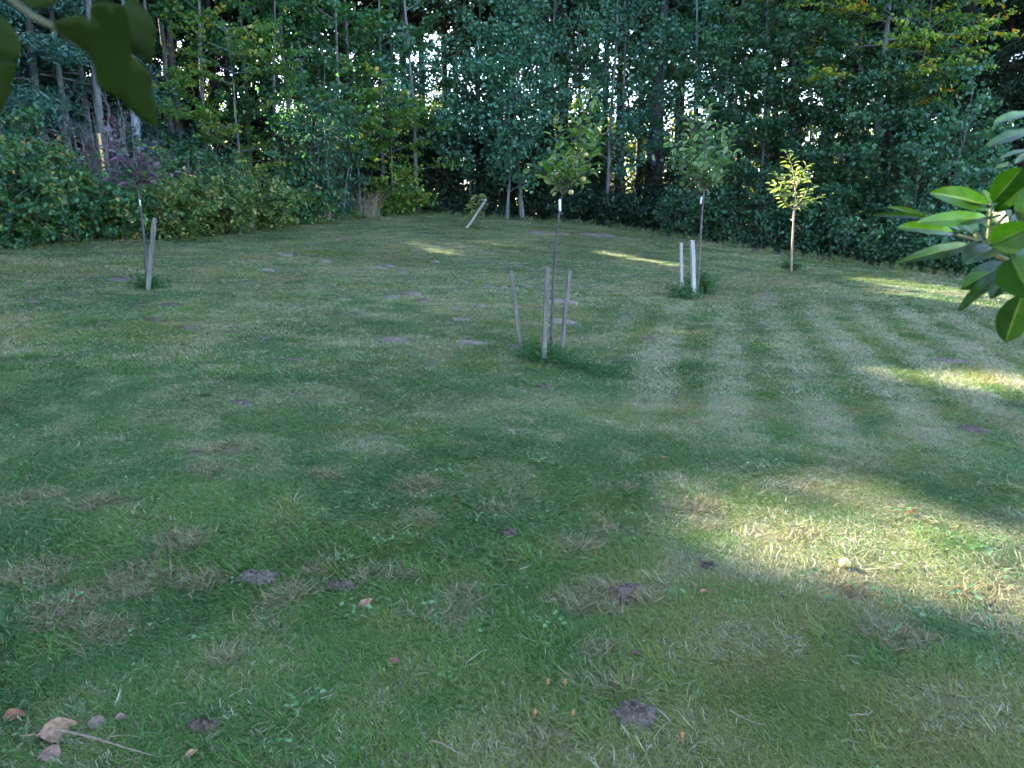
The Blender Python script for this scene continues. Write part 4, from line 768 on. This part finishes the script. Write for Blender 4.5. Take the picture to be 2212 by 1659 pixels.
def attrs(P, band):
    x, y = P[:, 0], P[:, 1]
    big = fbm(x * .35, y * .35, 31); mid = fbm(x * 1.1 + 9, y * 1.1, 37); fine = fbm(x * 4, y * 4, 41)
    tone = np.clip(.42 + .16 * sstep(7, 3.5, y) + (big - .5) * 1.1 + (mid - .5) * 1.4 + (fine - .5) * 1.4, 0, 1)
    # mowing swaths: along the view on the right, sweeping round parallel to the edge at the back and left
    wr = sstep(-.3, .8, x - .1 * y) * sstep(17, 12.5, y)
    u1 = x - .26 * y + (fbm(x * .5, y * .5, 51) - .5) * .3; u2 = y + .28 * x + (fbm(x * .4, y * .4, 53) - .5) * .7
    s1 = .5 + .5 * np.sin(u1 * 2 * math.pi / .8); s2 = .5 + .5 * np.sin(u2 * 2 * math.pi / 1.7)
    stripe = (wr * s1 * sstep(4.2, 6.2, y) + (1 - wr) * s2 * .6 * sstep(6, 9, y)) * (.6 + .4 * sstep(.35, .6, fbm(x * .7 + 13, y * .5, 57)))
    patch = sstep(.45, .7, fbm(x * .9 + 40, y * .9, 61))
    dry = .12 + .08 * sstep(4.5, 10, y) + .52 * wr * stripe + .3 * (1 - wr) * stripe + .3 * patch * sstep(.35, .65, mid) + .3 * sstep(.5, .72, fine) + .08 * sstep(8, 16, y) * sstep(.4, .6, big)
    # lush green near the bottom of the picture and along the left
    lush = sstep(.5, .68, fbm(x * .8 + 70, y * .8, 71)) * sstep(6.5, 3, y); dry = dry * (1 - .6 * lush); tone = tone * (1 - .35 * lush)
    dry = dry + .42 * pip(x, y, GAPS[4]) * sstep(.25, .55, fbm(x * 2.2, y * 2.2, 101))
    tone = tone * (1 - .25 * sstep(3, -4, x) * sstep(8, 3, y))
    ang = fbm(x * .45, y * .45, 81) * 9 - 1.5 + (fbm(x * 2, y * 2, 83) - .5) * 2.2
    ws = wr * sstep(5, 7, y) * (.4 + .6 * sstep(.35, .6, fbm(x * .7 + 13, y * .5, 57))); ang = np.where(gp.random(len(x)) < ws, np.where(s1 > .55, 1.57, -1.9) + gp.normal(0, .5, len(x)), ang + gp.normal(0, .9, len(x)))
    return tone, np.clip(dry, .08, .9), ang, lush
PT, IX, RO, SC, DR, TO, BR = [], [], [], [], [], [], []
for d0, d1, dens, ids in [(1.1, 3.6, 520, (0, 1, 2)), (3.6, 7, 280, (0, 1, 2)), (7, 13, 95, (3, 4)), (13, 27.2, 46, (5, 6))]:
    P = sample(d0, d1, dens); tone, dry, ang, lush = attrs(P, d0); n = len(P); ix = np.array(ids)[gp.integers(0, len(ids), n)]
    brown = np.zeros(n); scl = gp.uniform(.7, 1.2, n) * (1 + .2 * lush); keep = np.ones(n, bool)
    for sx, sy, R, ry in SP_:
        q = ((P[:, 0] - sx) / R) ** 2 + ((P[:, 1] - sy) / ry) ** 2; keep &= (q > (.6 if d0 < 7 else 1.1) + .4 * fbm(P[:, 0] * 14, P[:, 1] * 14, 99)) | ((gp.random(n) < (.12 if d0 < 7 else .08)) & (q > .1)); scl = np.where(q < 1.25, scl * .75, scl)
    if d0 < 7:
        for sx, sy, R in STW:
            q = np.hypot(P[:, 0] - sx, (P[:, 1] - sy) * 1.0) / (R * (.7 + .6 * fbm(P[:, 0] * 9, P[:, 1] * 9, 91))); h_ = q < 1
            dry = np.where(h_, np.maximum(dry, .72), dry); brown = np.where(h_, .55, brown); u_ = h_ & (gp.random(n) < .8); ix = np.where(u_, 7 + (gp.random(n) < .5), ix); scl = np.where(u_, scl * .8, scl)
            ang = np.where(h_, gp.uniform(0, 6.28, n), ang)
        tk = gp.random(n) < .03 * (1 + lush); ix = np.where(tk & (ix < 3), 7, ix)
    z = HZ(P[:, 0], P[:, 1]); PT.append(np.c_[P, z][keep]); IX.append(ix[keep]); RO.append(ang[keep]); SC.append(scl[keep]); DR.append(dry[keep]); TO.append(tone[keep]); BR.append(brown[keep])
# rank grass along the wood edge
EP = [(-11.08,17),(-7.71,20),(-5.47,23),(-3.25,27),(3.07,27),(7.73,22),(11.83,20),(15,18)]
for (x1, y1), (x2, y2) in zip(EP[:-1], EP[1:]):
    L = math.hypot(x2 - x1, y2 - y1); left = x2 < 0; n = int(L * (42 if left else 34)); u = gp.random(n); off = gp.normal(.45 if left else .1, .4, n)
    nx_, ny_ = -(y2 - y1) / L, (x2 - x1) / L; x = x1 + (x2 - x1) * u + nx_ * off; y = y1 + (y2 - y1) * u + ny_ * off
    PT.append(np.c_[x, y, H(x, y)]); IX.append(np.full(n, 9)); RO.append(gp.uniform(0, 6.28, n)); SC.append(gp.uniform(.5, 1.3, n) * np.where(off > 0, 1, .55) * (1 if left else .6)); DR.append(gp.uniform(.1, .75, n) if not left else gp.uniform(.02, .5, n)); TO.append(gp.uniform(0, .6, n)); BR.append(np.zeros(n))
PT, IX, RO, SC, DR, TO, BR = [np.concatenate(q) for q in (PT, IX, RO, SC, DR, TO, BR)]

def scatter(name, coll, PT, IX, RO, SC, extra):
    me = bpy.data.meshes.new(name); me.vertices.add(len(PT)); me.vertices.foreach_set('co', PT.astype(np.float32).ravel())
    for nm, arr, typ in [('idx', IX, 'INT'), ('ang', RO, 'FLOAT'), ('scl', SC, 'FLOAT')] + [(k, v, 'FLOAT') for k, v in extra.items()]:
        a = me.attributes.new(nm, typ, 'POINT'); a.data.foreach_set('value', np.asarray(arr).astype(np.int32 if typ == 'INT' else np.float32))
    o = obj(name, me); o['kind'] = 'stuff'
    g = bpy.data.node_groups.new(name, 'GeometryNodeTree'); g.interface.new_socket('Geometry', in_out='INPUT', socket_type='NodeSocketGeometry'); g.interface.new_socket('Geometry', in_out='OUTPUT', socket_type='NodeSocketGeometry')
    N = g.nodes.new; l = g.links.new; gi = N('NodeGroupInput'); go = N('NodeGroupOutput')
    m2p = N('GeometryNodeMeshToPoints'); l(gi.outputs[0], m2p.inputs['Mesh'])
    ci = N('GeometryNodeCollectionInfo'); ci.inputs['Collection'].default_value = coll; ci.inputs['Separate Children'].default_value = True; ci.inputs['Reset Children'].default_value = True
    iop = N('GeometryNodeInstanceOnPoints'); l(m2p.outputs[0], iop.inputs['Points']); l(ci.outputs[0], iop.inputs['Instance']); iop.inputs['Pick Instance'].default_value = True
    def na(nm, dt):
        q = N('GeometryNodeInputNamedAttribute'); q.data_type = dt; q.inputs['Name'].default_value = nm; return q.outputs['Attribute']
    l(na('idx', 'INT'), iop.inputs['Instance Index']); cx_ = N('ShaderNodeCombineXYZ'); l(na('ang', 'FLOAT'), cx_.inputs[2]); l(cx_.outputs[0], iop.inputs['Rotation'])
    c2_ = N('ShaderNodeCombineXYZ'); sa = na('scl', 'FLOAT'); [l(sa, c2_.inputs[k]) for k in range(3)]; l(c2_.outputs[0], iop.inputs['Scale'])
    l(iop.outputs[0], go.inputs[0]); md = o.modifiers.new('scatter', 'NODES'); md.node_group = g; return o
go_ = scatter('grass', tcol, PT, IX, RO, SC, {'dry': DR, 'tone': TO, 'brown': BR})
tag(go_, 'mown lawn grass, green with straw coloured swaths and worn spots', 'grass')

# clover and small round leaved weeds in the turf
def rosette(name, seed, n, rad, L, asp):
    r = np.random.default_rng(seed); b = MB(); az = np.arange(n) * 2.1 + r.uniform(-.4, .4, n); rr = rad * r.uniform(.2, 1, n)
    P = np.stack([np.cos(az) * rr, np.sin(az) * rr, r.uniform(.012, .04, n)], 1); A = np.stack([np.cos(az), np.sin(az), r.uniform(-.2, .2, n)], 1); Nn = unit(np.array([0, 0, 1.]) + r.normal(0, .3, (n, 3)))
    leaves(b, P, A, Nn, L, asp, True, None, r); return bpy.data.objects.new(name, b.mesh(name, M['clover']))
ccol = bpy.data.collections.new('clover_plants')
for k, a in enumerate([(6, .03, .015, 1.0), (9, .045, .014, 1.0), (3, .025, .028, .7), (12, .07, .016, .95)]): ccol.objects.link(rosette('r%d' % k, 60 + k, *a))
cp = []
for d0, d1, dens in [(1.2, 5, 30), (5, 10, 14), (10, 16, 4)]:
    P = sample(d0, d1, dens); f = fbm(P[:, 0] * 1.3 + 20, P[:, 1] * 1.3, 95); cp.append(P[f > gp.uniform(.3, .9, len(f))])
cp = np.concatenate(cp); nC = len(cp)
cl = scatter('clover', ccol, np.c_[cp, HZ(cp[:, 0], cp[:, 1]) + .012], gp.integers(0, 4, nC), gp.uniform(0, 6.28, nC), gp.uniform(.6, 1.4, nC), {})
tag(cl, 'small round clover and weed leaves dotted through the turf', 'clover')

# ------------------------------------------------------------------ weeds at the stakes
def weed(label, px, py, rad, h, n, seed, per=9, size=.05, aspect=.4, lean=0):
    c = hit(px, py); e = bush('weed_clump', label, 'weeds', 0, 0, h, rad, 'weed', 'weed', n=n, per=per, size=size, twig=.14, n_limb=8, aspect=aspect, seed=seed, pos=c); e.location.z = hz(c[0], c[1]) - .02; return e
weed('green weed clump round the feet of the three stakes', 1168, 776, .28, .1, 26, 61, size=.045, aspect=.3)
weed('tall dark weeds beside the broad pale stake', 1512, 632, .32, .42, 20, 62, size=.06)
weed('grey green weeds at the foot of the thinner pale stake', 1478, 645, .28, .25, 16, 63)
weed('small green weeds at the foot of the sunlit apple tree', 1710, 582, .3, .2, 12, 64)
weed('straggling weeds and dry stalks at the foot of the leaning stake by the purplish tree', 318, 622, .22, .18, 12, 65)
for k, (px, py) in enumerate([(1215, 788), (1250, 797), (1285, 806), (1318, 815)]):
    weed(['band of darker cut weeds just right of the thick stake', 'second bit of the cut weed band, right of the thick stake', 'third bit of the cut weed band trailing right', 'far end of the cut weed band trailing right of the stakes'][k], px, py, .13, .03, 14, 70 + k, size=.035, aspect=.22)
c = hit(1166, 772); b = MB(); pl = smooth([(0, 0, 0), (-.01, 0, .25), (.0, 0, .62)], 8); b.tube(pl, np.linspace(.004, .002, 8), 5); e = empty('sapling', (c[0], c[1], hz(c[0], c[1])), 'thin green shoot with a few leaves left of the thick stake', 'seedling')
obj('stem', b.mesh('stem', M['weed']), e); lmw = leaf_mesh('leaf', M['apple_grey'], 1, .4, .4, .4, 6)
for k in range(9):
    o = bpy.data.objects.new('leaf', lmw); z = .3 + .04 * k if k > 2 else .1 + .06 * k; az = k * 2.4; o.location = (0, 0, z); o.rotation_mode = 'QUATERNION'; o.rotation_quaternion = frame((math.cos(az), math.sin(az), .35), (0, 0, 1)); s_ = .05 if k < 6 else .08; o.scale = (s_,) * 3; link(o, e)
# dry grass clump at the wood edge
c = ground(785, 25.0); e = empty('grass_clump', (c[0], c[1], c[2]), 'tall clump of bleached dry grass at the wood edge', 'grass clump'); b = MB(); r = np.random.default_rng(88)
m_ = plain('bleached grass', (.26, .22, .17), .8, 6, .3)
for k in range(150):
    az = r.uniform(0, 6.28); L = r.uniform(.5, 1.2); q = np.linspace(0, 1, 5)[:, None]; o_ = r.uniform(.1, .75); pl = np.array([math.cos(az), math.sin(az), 0]) * (r.uniform(0, .5) + o_ * L * q ** 1.6) + np.array([0, 0, 1]) * L * (q - .35 * o_ * q ** 2.5)
    b.tube(pl + r.normal(0, .03, (5, 3)) * q, np.linspace(.005, .0015, 5), 3, False)
bo = obj('blades', b.mesh('blades', m_), e); bo['kind'] = 'stuff'

# ------------------------------------------------------------------ small things lying in the grass
def mat_leaf(name, c): return plain(name, tuple(.62 * q for q in c), .75, 70, .5)
FL = [(140, 1595, 72, (.34, .2, .13), 'large curled tan leaf lying at the bottom left corner'), (215, 1577, 34, (.2, .14, .115), 'mauve grey leaf just right of the large tan leaf'), (30, 1560, 40, (.24, .1, .05), 'brown leaf by the left frame edge near the bottom'),
      (790, 1315, 32, (.36, .2, .14), 'pinkish brown leaf below the dark molehill'), (853, 1445, 22, (.22, .09, .07), 'small reddish brown leaf left of bottom centre'), (1197, 1301, 24, (.36, .27, .2), 'beige round leaf left of the straw tufts'), (1371, 1430, 20, (.17, .09, .08), 'purple leaf right of bottom centre'),
      (1690, 1296, 18, (.2, .14, .12), 'small mauve leaf below the sunny patch'), (1968, 1112, 20, (.6, .16, .03), 'bright orange red leaf at the far side of the sunny patch'), (115, 1650, 40, (.26, .15, .12), 'brown leaf cut by the bottom frame edge at left'), (415, 1652, 26, (.42, .27, .16), 'pale orange leaf at the bottom frame edge'),
      (1520, 1292, 16, (.45, .24, .15), 'small tan leaf left of the sunny patch'), (1435, 995, 14, (.45, .18, .1), 'small rust leaf left of the mowing stripes'), (265, 1575, 20, (.3, .18, .16), 'small brown leaf right of the mauve leaf'), (2210, 1060, 10, (.4, .15, .08), 'tiny rust leaf at the right frame edge'), (900, 1290, 14, (.3, .2, .14), 'small brown leaf left of the straw tuft')]
for i, (px, py, wpx, colr, lab) in enumerate(FL):
    c = hit(px, py); r = np.random.default_rng(600 + i); L = wpx / F * np.linalg.norm(c - [0, 0, CZ]) * 1.05
    me = leaf_mesh('fallen_leaf', mat_leaf('dead leaf', colr), L, L * r.uniform(.6, .8), r.uniform(.3, .7), r.uniform(-.5, .5), 9, .02, .8, L * .35, 7)
    me.transform(Matrix.Translation((-L / 2, 0, 0))); o = obj('fallen_leaf', me, None, (c[0], c[1], hz(c[0], c[1]) + .006 + L * .05)); o.rotation_euler = (r.uniform(.1, .5), r.uniform(-.35, .35), r.uniform(-.6, .6)); tag(o, lab, 'leaf')
c = hit(1824, 1231); b = bmesh.new(); bmesh.ops.create_uvsphere(b, u_segments=18, v_segments=14, radius=.027)
for v in b.verts:
    if v.co.x ** 2 + v.co.y ** 2 < .009 ** 2: v.co.z *= .8
    v.co.z *= .9
me = bpy.data.meshes.new('windfall_apple'); b.to_mesh(me); b.free(); me.materials.append(M['windfall']); [setattr(q, 'use_smooth', True) for q in me.polygons]
o = obj('windfall_apple', me, None, (c[0], c[1], hz(c[0], c[1]) + .028)); o.rotation_euler = (-.9, .3, 0); tag(o, 'small pale yellow windfall apple lying in the sunny patch', 'apple')
b = MB(); b.tube([(0, 0, .017), (.002, 0, .032)], .0014, 5); obj('stalk', b.mesh('stalk', M['bark_apple']), o)
for i, (px, py, lab) in enumerate([(1182, 1490, 'left of two small orange mushrooms side by side'), (1219, 1490, 'right of two small orange mushrooms side by side'), (1154, 1565, 'small orange mushroom left of the others nearest the bottom'), (1236, 1568, 'small orange mushroom below the pair'), (1471, 1618, 'orange mushroom on a thin stalk near the bottom right of centre')]):
    c = hit(px, py); e = empty('mushroom', (c[0], c[1], hz(c[0], c[1]) - .022), lab, 'mushroom', 'orange mushrooms'); b = MB(); b.tube([(0, 0, -.01), (.001, 0, .03), (.002, 0, .055)], .0018, 6); obj('stem', b.mesh('stem', M['mushroom']), e)
    b = MB(); zz = [.048, .052, .06, .066, .068]; b.tube([(.002, 0, q) for q in zz], [.0052, .0058, .0052, .003, .0003], 12); obj('cap', b.mesh('cap', M['mushroom']), e)
for i, (pa, pb_, rad, lab) in enumerate([((125, 1618), (330, 1675), .0045, 'pale thin twig running off the bottom left'), ((930, 1640), (1010, 1668), .003, 'thin brown twig at the bottom edge left of centre'), ((1830, 1585), (1880, 1570), .0025, 'short pale stick near the bottom right'), ((1575, 1560), (1650, 1590), .003, 'thin bent twig right of the bare soil patch'), ((245, 602), (290, 612), .01, 'pale stick lying left of the leaning stake')]):
    A, B = hit(*pa), hit(*pb_); r = np.random.default_rng(800 + i); A[2] = hz(A[0], A[1]) + .045; B[2] = hz(B[0], B[1]) + .04; pl = smooth([A, A * .7 + B * .3 + r.normal(0, .012, 3), A * .3 + B * .7 + r.normal(0, .012, 3), B], 12) - A
    b = MB(); b.tube(pl, np.linspace(rad, rad * .5, 12), 6); k = pl[6]; b.tube([k, k + np.array([.02, .03, .02])], [rad * .5, rad * .2], 5); tag(obj('twig', b.mesh('twig', M['twig_pale']), None, A), lab, 'twig')

# ------------------------------------------------------------------ evergreen shrub reaching in at the right
M['rhodo'] = leafmat('glossy evergreen leaf', [(0, (.012, .034, .005)), (.5, (.017, .048, .007)), (1, (.028, .07, .01))], .28, .36, tint=(1.0, 1.4, .22), spec=.22, byobj=True)
t = M['rhodo'].node_tree; p = [q for q in t.nodes if q.type == 'BSDF_PRINCIPLED'][0]; tb = [q for q in t.nodes if q.type == 'BSDF_TRANSLUCENT'][0]
ra = t.nodes.new('ShaderNodeAttribute'); ra.attribute_name = 'rnd'
def veined(sock, add):
    src = sock.links[0].from_socket; mi = t.nodes.new('ShaderNodeMix'); mi.data_type = 'RGBA'; mi.blend_type = 'MIX'; t.links.new(ramp(t, [(.0, (.55,) * 3), (.06, (.25,) * 3), (.1, (0, 0, 0)), (1, (0, 0, 0))], ra.outputs['Fac']), mi.inputs[0]); t.links.new(src, mi.inputs[6]); mi.inputs[7].default_value = add
    nz = noise(t, 60, 4); mu = t.nodes.new('ShaderNodeMix'); mu.data_type = 'RGBA'; mu.blend_type = 'MULTIPLY'; mu.inputs[0].default_value = .6; t.links.new(mi.outputs[2], mu.inputs[6]); t.links.new(ramp(t, [(.3, (.55, .6, .5)), (.7, (1.2, 1.15, 1.1))], nz), mu.inputs[7]); t.links.new(mu.outputs[2], sock)
veined(p.inputs['Base Color'], (.16, .24, .06, 1)); veined(tb.inputs[0], (.2, .3, .06, 1))
wv = t.nodes.new('ShaderNodeTexWave'); wv.inputs['Scale'].default_value = 55; wv.inputs['Distortion'].default_value = 3; tcx = t.nodes.new('ShaderNodeTexCoord'); t.links.new(tcx.outputs['Object'], wv.inputs['Vector'])
bu = t.nodes.new('ShaderNodeBump'); bu.inputs['Strength'].default_value = .06; bu.inputs['Distance'].default_value = .002; t.links.new(wv.outputs['Fac'], bu.inputs['Height']); t.links.new(bu.outputs[0], p.inputs['Normal'])
M['rhodo_stem'] = plain('green brown stem', (.11, .11, .045), .6, 50, .35)
def c8(x, y): return (1863 + .3254 * x, 216 + .3254 * y)
# base, tip (crop pixels), width, depth at base, depth at tip, facing (0 to the camera, 1 up), bend
RH = [((1130,95),(908,118),58,1.05,.98,.35,.25),((1130,205),(860,268),62,1.02,.95,.3,.3),((1130,335),(926,372),40,1.15,1.1,.45,.2),((1130,365),(1028,402),45,1.12,1.05,.4,.2),((838,705),(515,608),108,1.08,1.0,.15,.25),((866,680),(1052,458),128,1.08,1.05,-.05,.15),
      ((880,745),(1095,555),72,1.05,1.0,.2,.1),((755,745),(578,662),70,1.2,1.3,.85,.1),((845,745),(752,715),48,1.2,1.25,.8,.1),((832,785),(443,785),82,1.06,.98,.25,.3),((608,885),(310,815),78,1.05,.98,.2,.35),((440,785),(86,762),44,1.12,1.12,.85,.25),((430,775),(176,712),36,1.16,1.2,.85,.25),
      ((735,890),(632,795),92,1.12,1.18,.75,.1),((712,965),(303,1050),72,1.05,.97,.2,.3),((702,985),(483,1035),45,1.1,1.06,.3,.3),((872,985),(690,1075),135,1.0,.95,.55,.3),((945,1085),(682,1235),105,1.02,.97,.25,.3),((940,1130),(655,1375),66,1.0,.94,.35,.3),((962,1170),(858,1305),92,1.0,.96,.3,.2),
      ((1062,1290),(955,1592),150,.98,.95,.1,.1),((985,1050),(1120,1300),230,.93,.9,.0,.1),((850,960),(1110,840),175,.96,.93,.0,.15),((1058,825),(1080,600),85,1.0,1.0,.1,.1),((930,800),(976,728),42,1.12,1.16,.6,.1),((1000,835),(1042,755),50,1.1,1.14,.6,.1),((990,1015),(1100,910),90,.98,.98,.1,.1),((832,950),(805,875),48,1.1,1.12,.4,.1),((505,862),(440,885),34,1.08,1.05,.3,.2),
      ((850,700),(800,600),40,1.12,1.15,.5,.1),((1130,520),(1010,545),40,1.2,1.15,.6,.1),((960,440),(884,445),44,1.25,1.28,.5,.1),((1130,480),(1030,515),50,1.2,1.2,.7,.1),((835,760),(940,855),110,1.1,1.06,.1,.1),((700,900),(480,790),55,1.14,1.1,.4,.2),((980,1240),(900,1280),60,1.05,1.02,.5,.1),((1130,1000),(1030,1030),90,.97,.95,.1,.1),((1060,1300),(1110,1520),110,1.0,.98,.15,.1),((1110,1130),(1000,1000),70,1.06,1.08,.6,.1)]
rb_ = at(2420, 1400, 1.25); rb_[2] = hz(rb_[0], rb_[1])
e = empty('evergreen_shrub', rb_, 'glossy broad leaved evergreen shrub reaching in close at the right edge', 'shrub')
rr_ = np.random.default_rng(91)
def rtube(pts, r0, r1):
    pl = smooth(np.array([at(*c8(q[0], q[1]), q[2]) for q in pts]) - rb_, 14); b = MB(); b.tube(pl, np.linspace(r0, r1, 14), 8); obj('stem', b.mesh('stem', M['rhodo_stem']), e)
rtube([(1250,1500,1.1),(1090,1095,1.05),(930,1070,1.06),(880,1040,1.07),(790,945,1.08),(748,888,1.09)], .005, .003)
rtube([(790,945,1.08),(700,915,1.08),(610,893,1.07),(508,860,1.08)], .003, .002)
rtube([(830,955,1.08),(838,890,1.08),(848,790,1.08),(856,690,1.08)], .003, .002)
rtube([(1250,1500,1.1),(1180,900,1.1),(1140,400,1.12),(1130,90,1.1)], .006, .003)
rtube([(1250,1500,1.1),(1120,1330,1.02),(1062,1290,.99)], .005, .003)
b = MB(); b.tube(smooth([(0, 0, -.05), (-.05, 0, .4), at(*c8(1250, 1500), 1.1) - rb_], 12), np.linspace(.025, .011, 12), 9); obj('trunk', b.mesh('trunk', M['bark_apple']), e)
EXPO = .6
for i, (a, b_, wpx, da, db, up, bend) in enumerate(RH):
    up = min(up, .5) if up > 0 else up; wpx *= 1.12
    A = at(*c8(*a), da); B = at(*c8(*b_), db); ax = B - A; L = np.linalg.norm(ax); W = wpx * .3254 / F * (da + db) / 2 * (1.12 + .5 * max(0, up - .3)); m_ = (A + B) / 2
    tc_ = unit(np.array([0, 0, CZ]) - m_); n = unit(tc_ * (1 - abs(up)) + np.array([0, 0, 1.]) * up + rr_.normal(0, .08, 3))
    me = leaf_mesh('leaf', M['rhodo'], L * 1.06, W * rr_.uniform(.95, 1.08), rr_.uniform(.15, .45), bend * .8, 15, .004, rr_.uniform(.9, 1.1), L * .1, 7, [-1, -.6, -.2, 0, .2, .6, 1]); o = bpy.data.objects.new('leaf', me); o.location = A - rb_; o.rotation_mode = 'QUATERNION'; q_ = frame(ax + n * bend * .35 * L, n); o.rotation_quaternion = q_; link(o, e)

# ------------------------------------------------------------------ hanging leaves close to the lens, upper left
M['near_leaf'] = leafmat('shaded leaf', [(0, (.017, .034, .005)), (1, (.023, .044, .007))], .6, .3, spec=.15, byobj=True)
M['near_stem'] = plain('leaf stalk', (.055, .06, .025), .6, 60, .25)
def ca_(x, y): return (x * .1823, y * .1823)
eb = empty('overhanging_branch', at(-250, -330, .55), 'branch with big dark leaves hanging into the upper left corner close by', 'branch'); B0 = np.array(eb.location)
def flat_leaf(poly, d, seed, tilt=(0, 0)):
    r = np.random.default_rng(seed); bm = bmesh.new(); P2 = np.array([ca_(*q) for q in poly]); c = P2.mean(0)
    vs = [bm.verts.new(Vector(at(q[0], q[1], d + (q[0] - c[0]) / F * d * tilt[0] + (q[1] - c[1]) / F * d * tilt[1]) - B0)) for q in P2]
    f = bm.faces.new(vs); bmesh.ops.triangulate(bm, faces=[f]); bmesh.ops.subdivide_edges(bm, edges=bm.edges, cuts=2, use_grid_fill=True); cw = Vector(at(c[0], c[1], d) - B0)
    for v in bm.verts:
        q = v.co - cw; v.co.y += .5 * q.x * q.x / .05 * .2 - .4 * abs(q.z) * .2
    ex = bmesh.ops.extrude_face_region(bm, geom=list(bm.faces)); [setattr(v.co, 'y', v.co.y + .0006) for v in ex['geom'] if isinstance(v, bmesh.types.BMVert)]
    bmesh.ops.recalc_face_normals(bm, faces=bm.faces); me = bpy.data.meshes.new('leaf'); bm.to_mesh(me); bm.free(); me.materials.append(M['near_leaf']); [setattr(q, 'use_smooth', True) for q in me.polygons]; return obj('leaf', me, eb)
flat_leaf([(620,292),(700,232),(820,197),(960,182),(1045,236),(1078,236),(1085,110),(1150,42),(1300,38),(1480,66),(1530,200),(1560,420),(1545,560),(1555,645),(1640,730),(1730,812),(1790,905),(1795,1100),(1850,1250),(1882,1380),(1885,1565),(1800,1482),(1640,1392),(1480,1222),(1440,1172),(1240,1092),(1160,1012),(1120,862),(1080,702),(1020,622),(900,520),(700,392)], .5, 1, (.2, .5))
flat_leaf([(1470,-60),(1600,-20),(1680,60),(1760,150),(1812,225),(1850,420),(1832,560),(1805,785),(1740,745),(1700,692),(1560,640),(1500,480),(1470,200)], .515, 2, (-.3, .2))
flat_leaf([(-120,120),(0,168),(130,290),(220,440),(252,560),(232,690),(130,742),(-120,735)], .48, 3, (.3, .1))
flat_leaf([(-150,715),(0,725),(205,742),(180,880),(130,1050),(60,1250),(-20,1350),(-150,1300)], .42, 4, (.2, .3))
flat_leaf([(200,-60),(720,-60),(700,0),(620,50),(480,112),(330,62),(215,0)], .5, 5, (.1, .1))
def nstem(pts, r0, r1):
    pl = smooth(np.array([at(*ca_(q[0], q[1]), q[2]) for q in pts]) - B0, 12); b = MB(); b.tube(pl, np.linspace(r0, r1, 12), 8); obj('stalk', b.mesh('stalk', M['near_stem']), eb)
nstem([(-100,-250,.52),(150,0,.5),(370,185,.495),(560,290,.49),(640,320,.492)], .0032, .002)
nstem([(640,320,.492),(760,410,.493),(930,545,.495)], .002, .0012)
nstem([(-100,-250,.52),(100,-100,.5),(300,-40,.5)], .002, .0015)
b = MB(); b.tube(smooth([np.zeros(3), at(*ca_(-500, -700), .54) - B0, at(*ca_(-100, -250), .52) - B0], 10), np.linspace(.006, .0035, 10), 8); obj('branch', b.mesh('branch', M['bark_grey']), eb)
b = MB(); gz = hz(B0[0], B0[1]); b.tube(smooth([(-.5, .1, gz - B0[2] - .05), (-.45, .08, -.8), (-.3, .03, -.2), (0, 0, 0)], 14), np.linspace(.05, .007, 14), 9); obj('trunk', b.mesh('trunk', M['bark_grey']), eb)

for o in bpy.data.objects:
    if o.name.split('.')[0] in ('branches', 'stems'): o['kind'] = 'stuff'
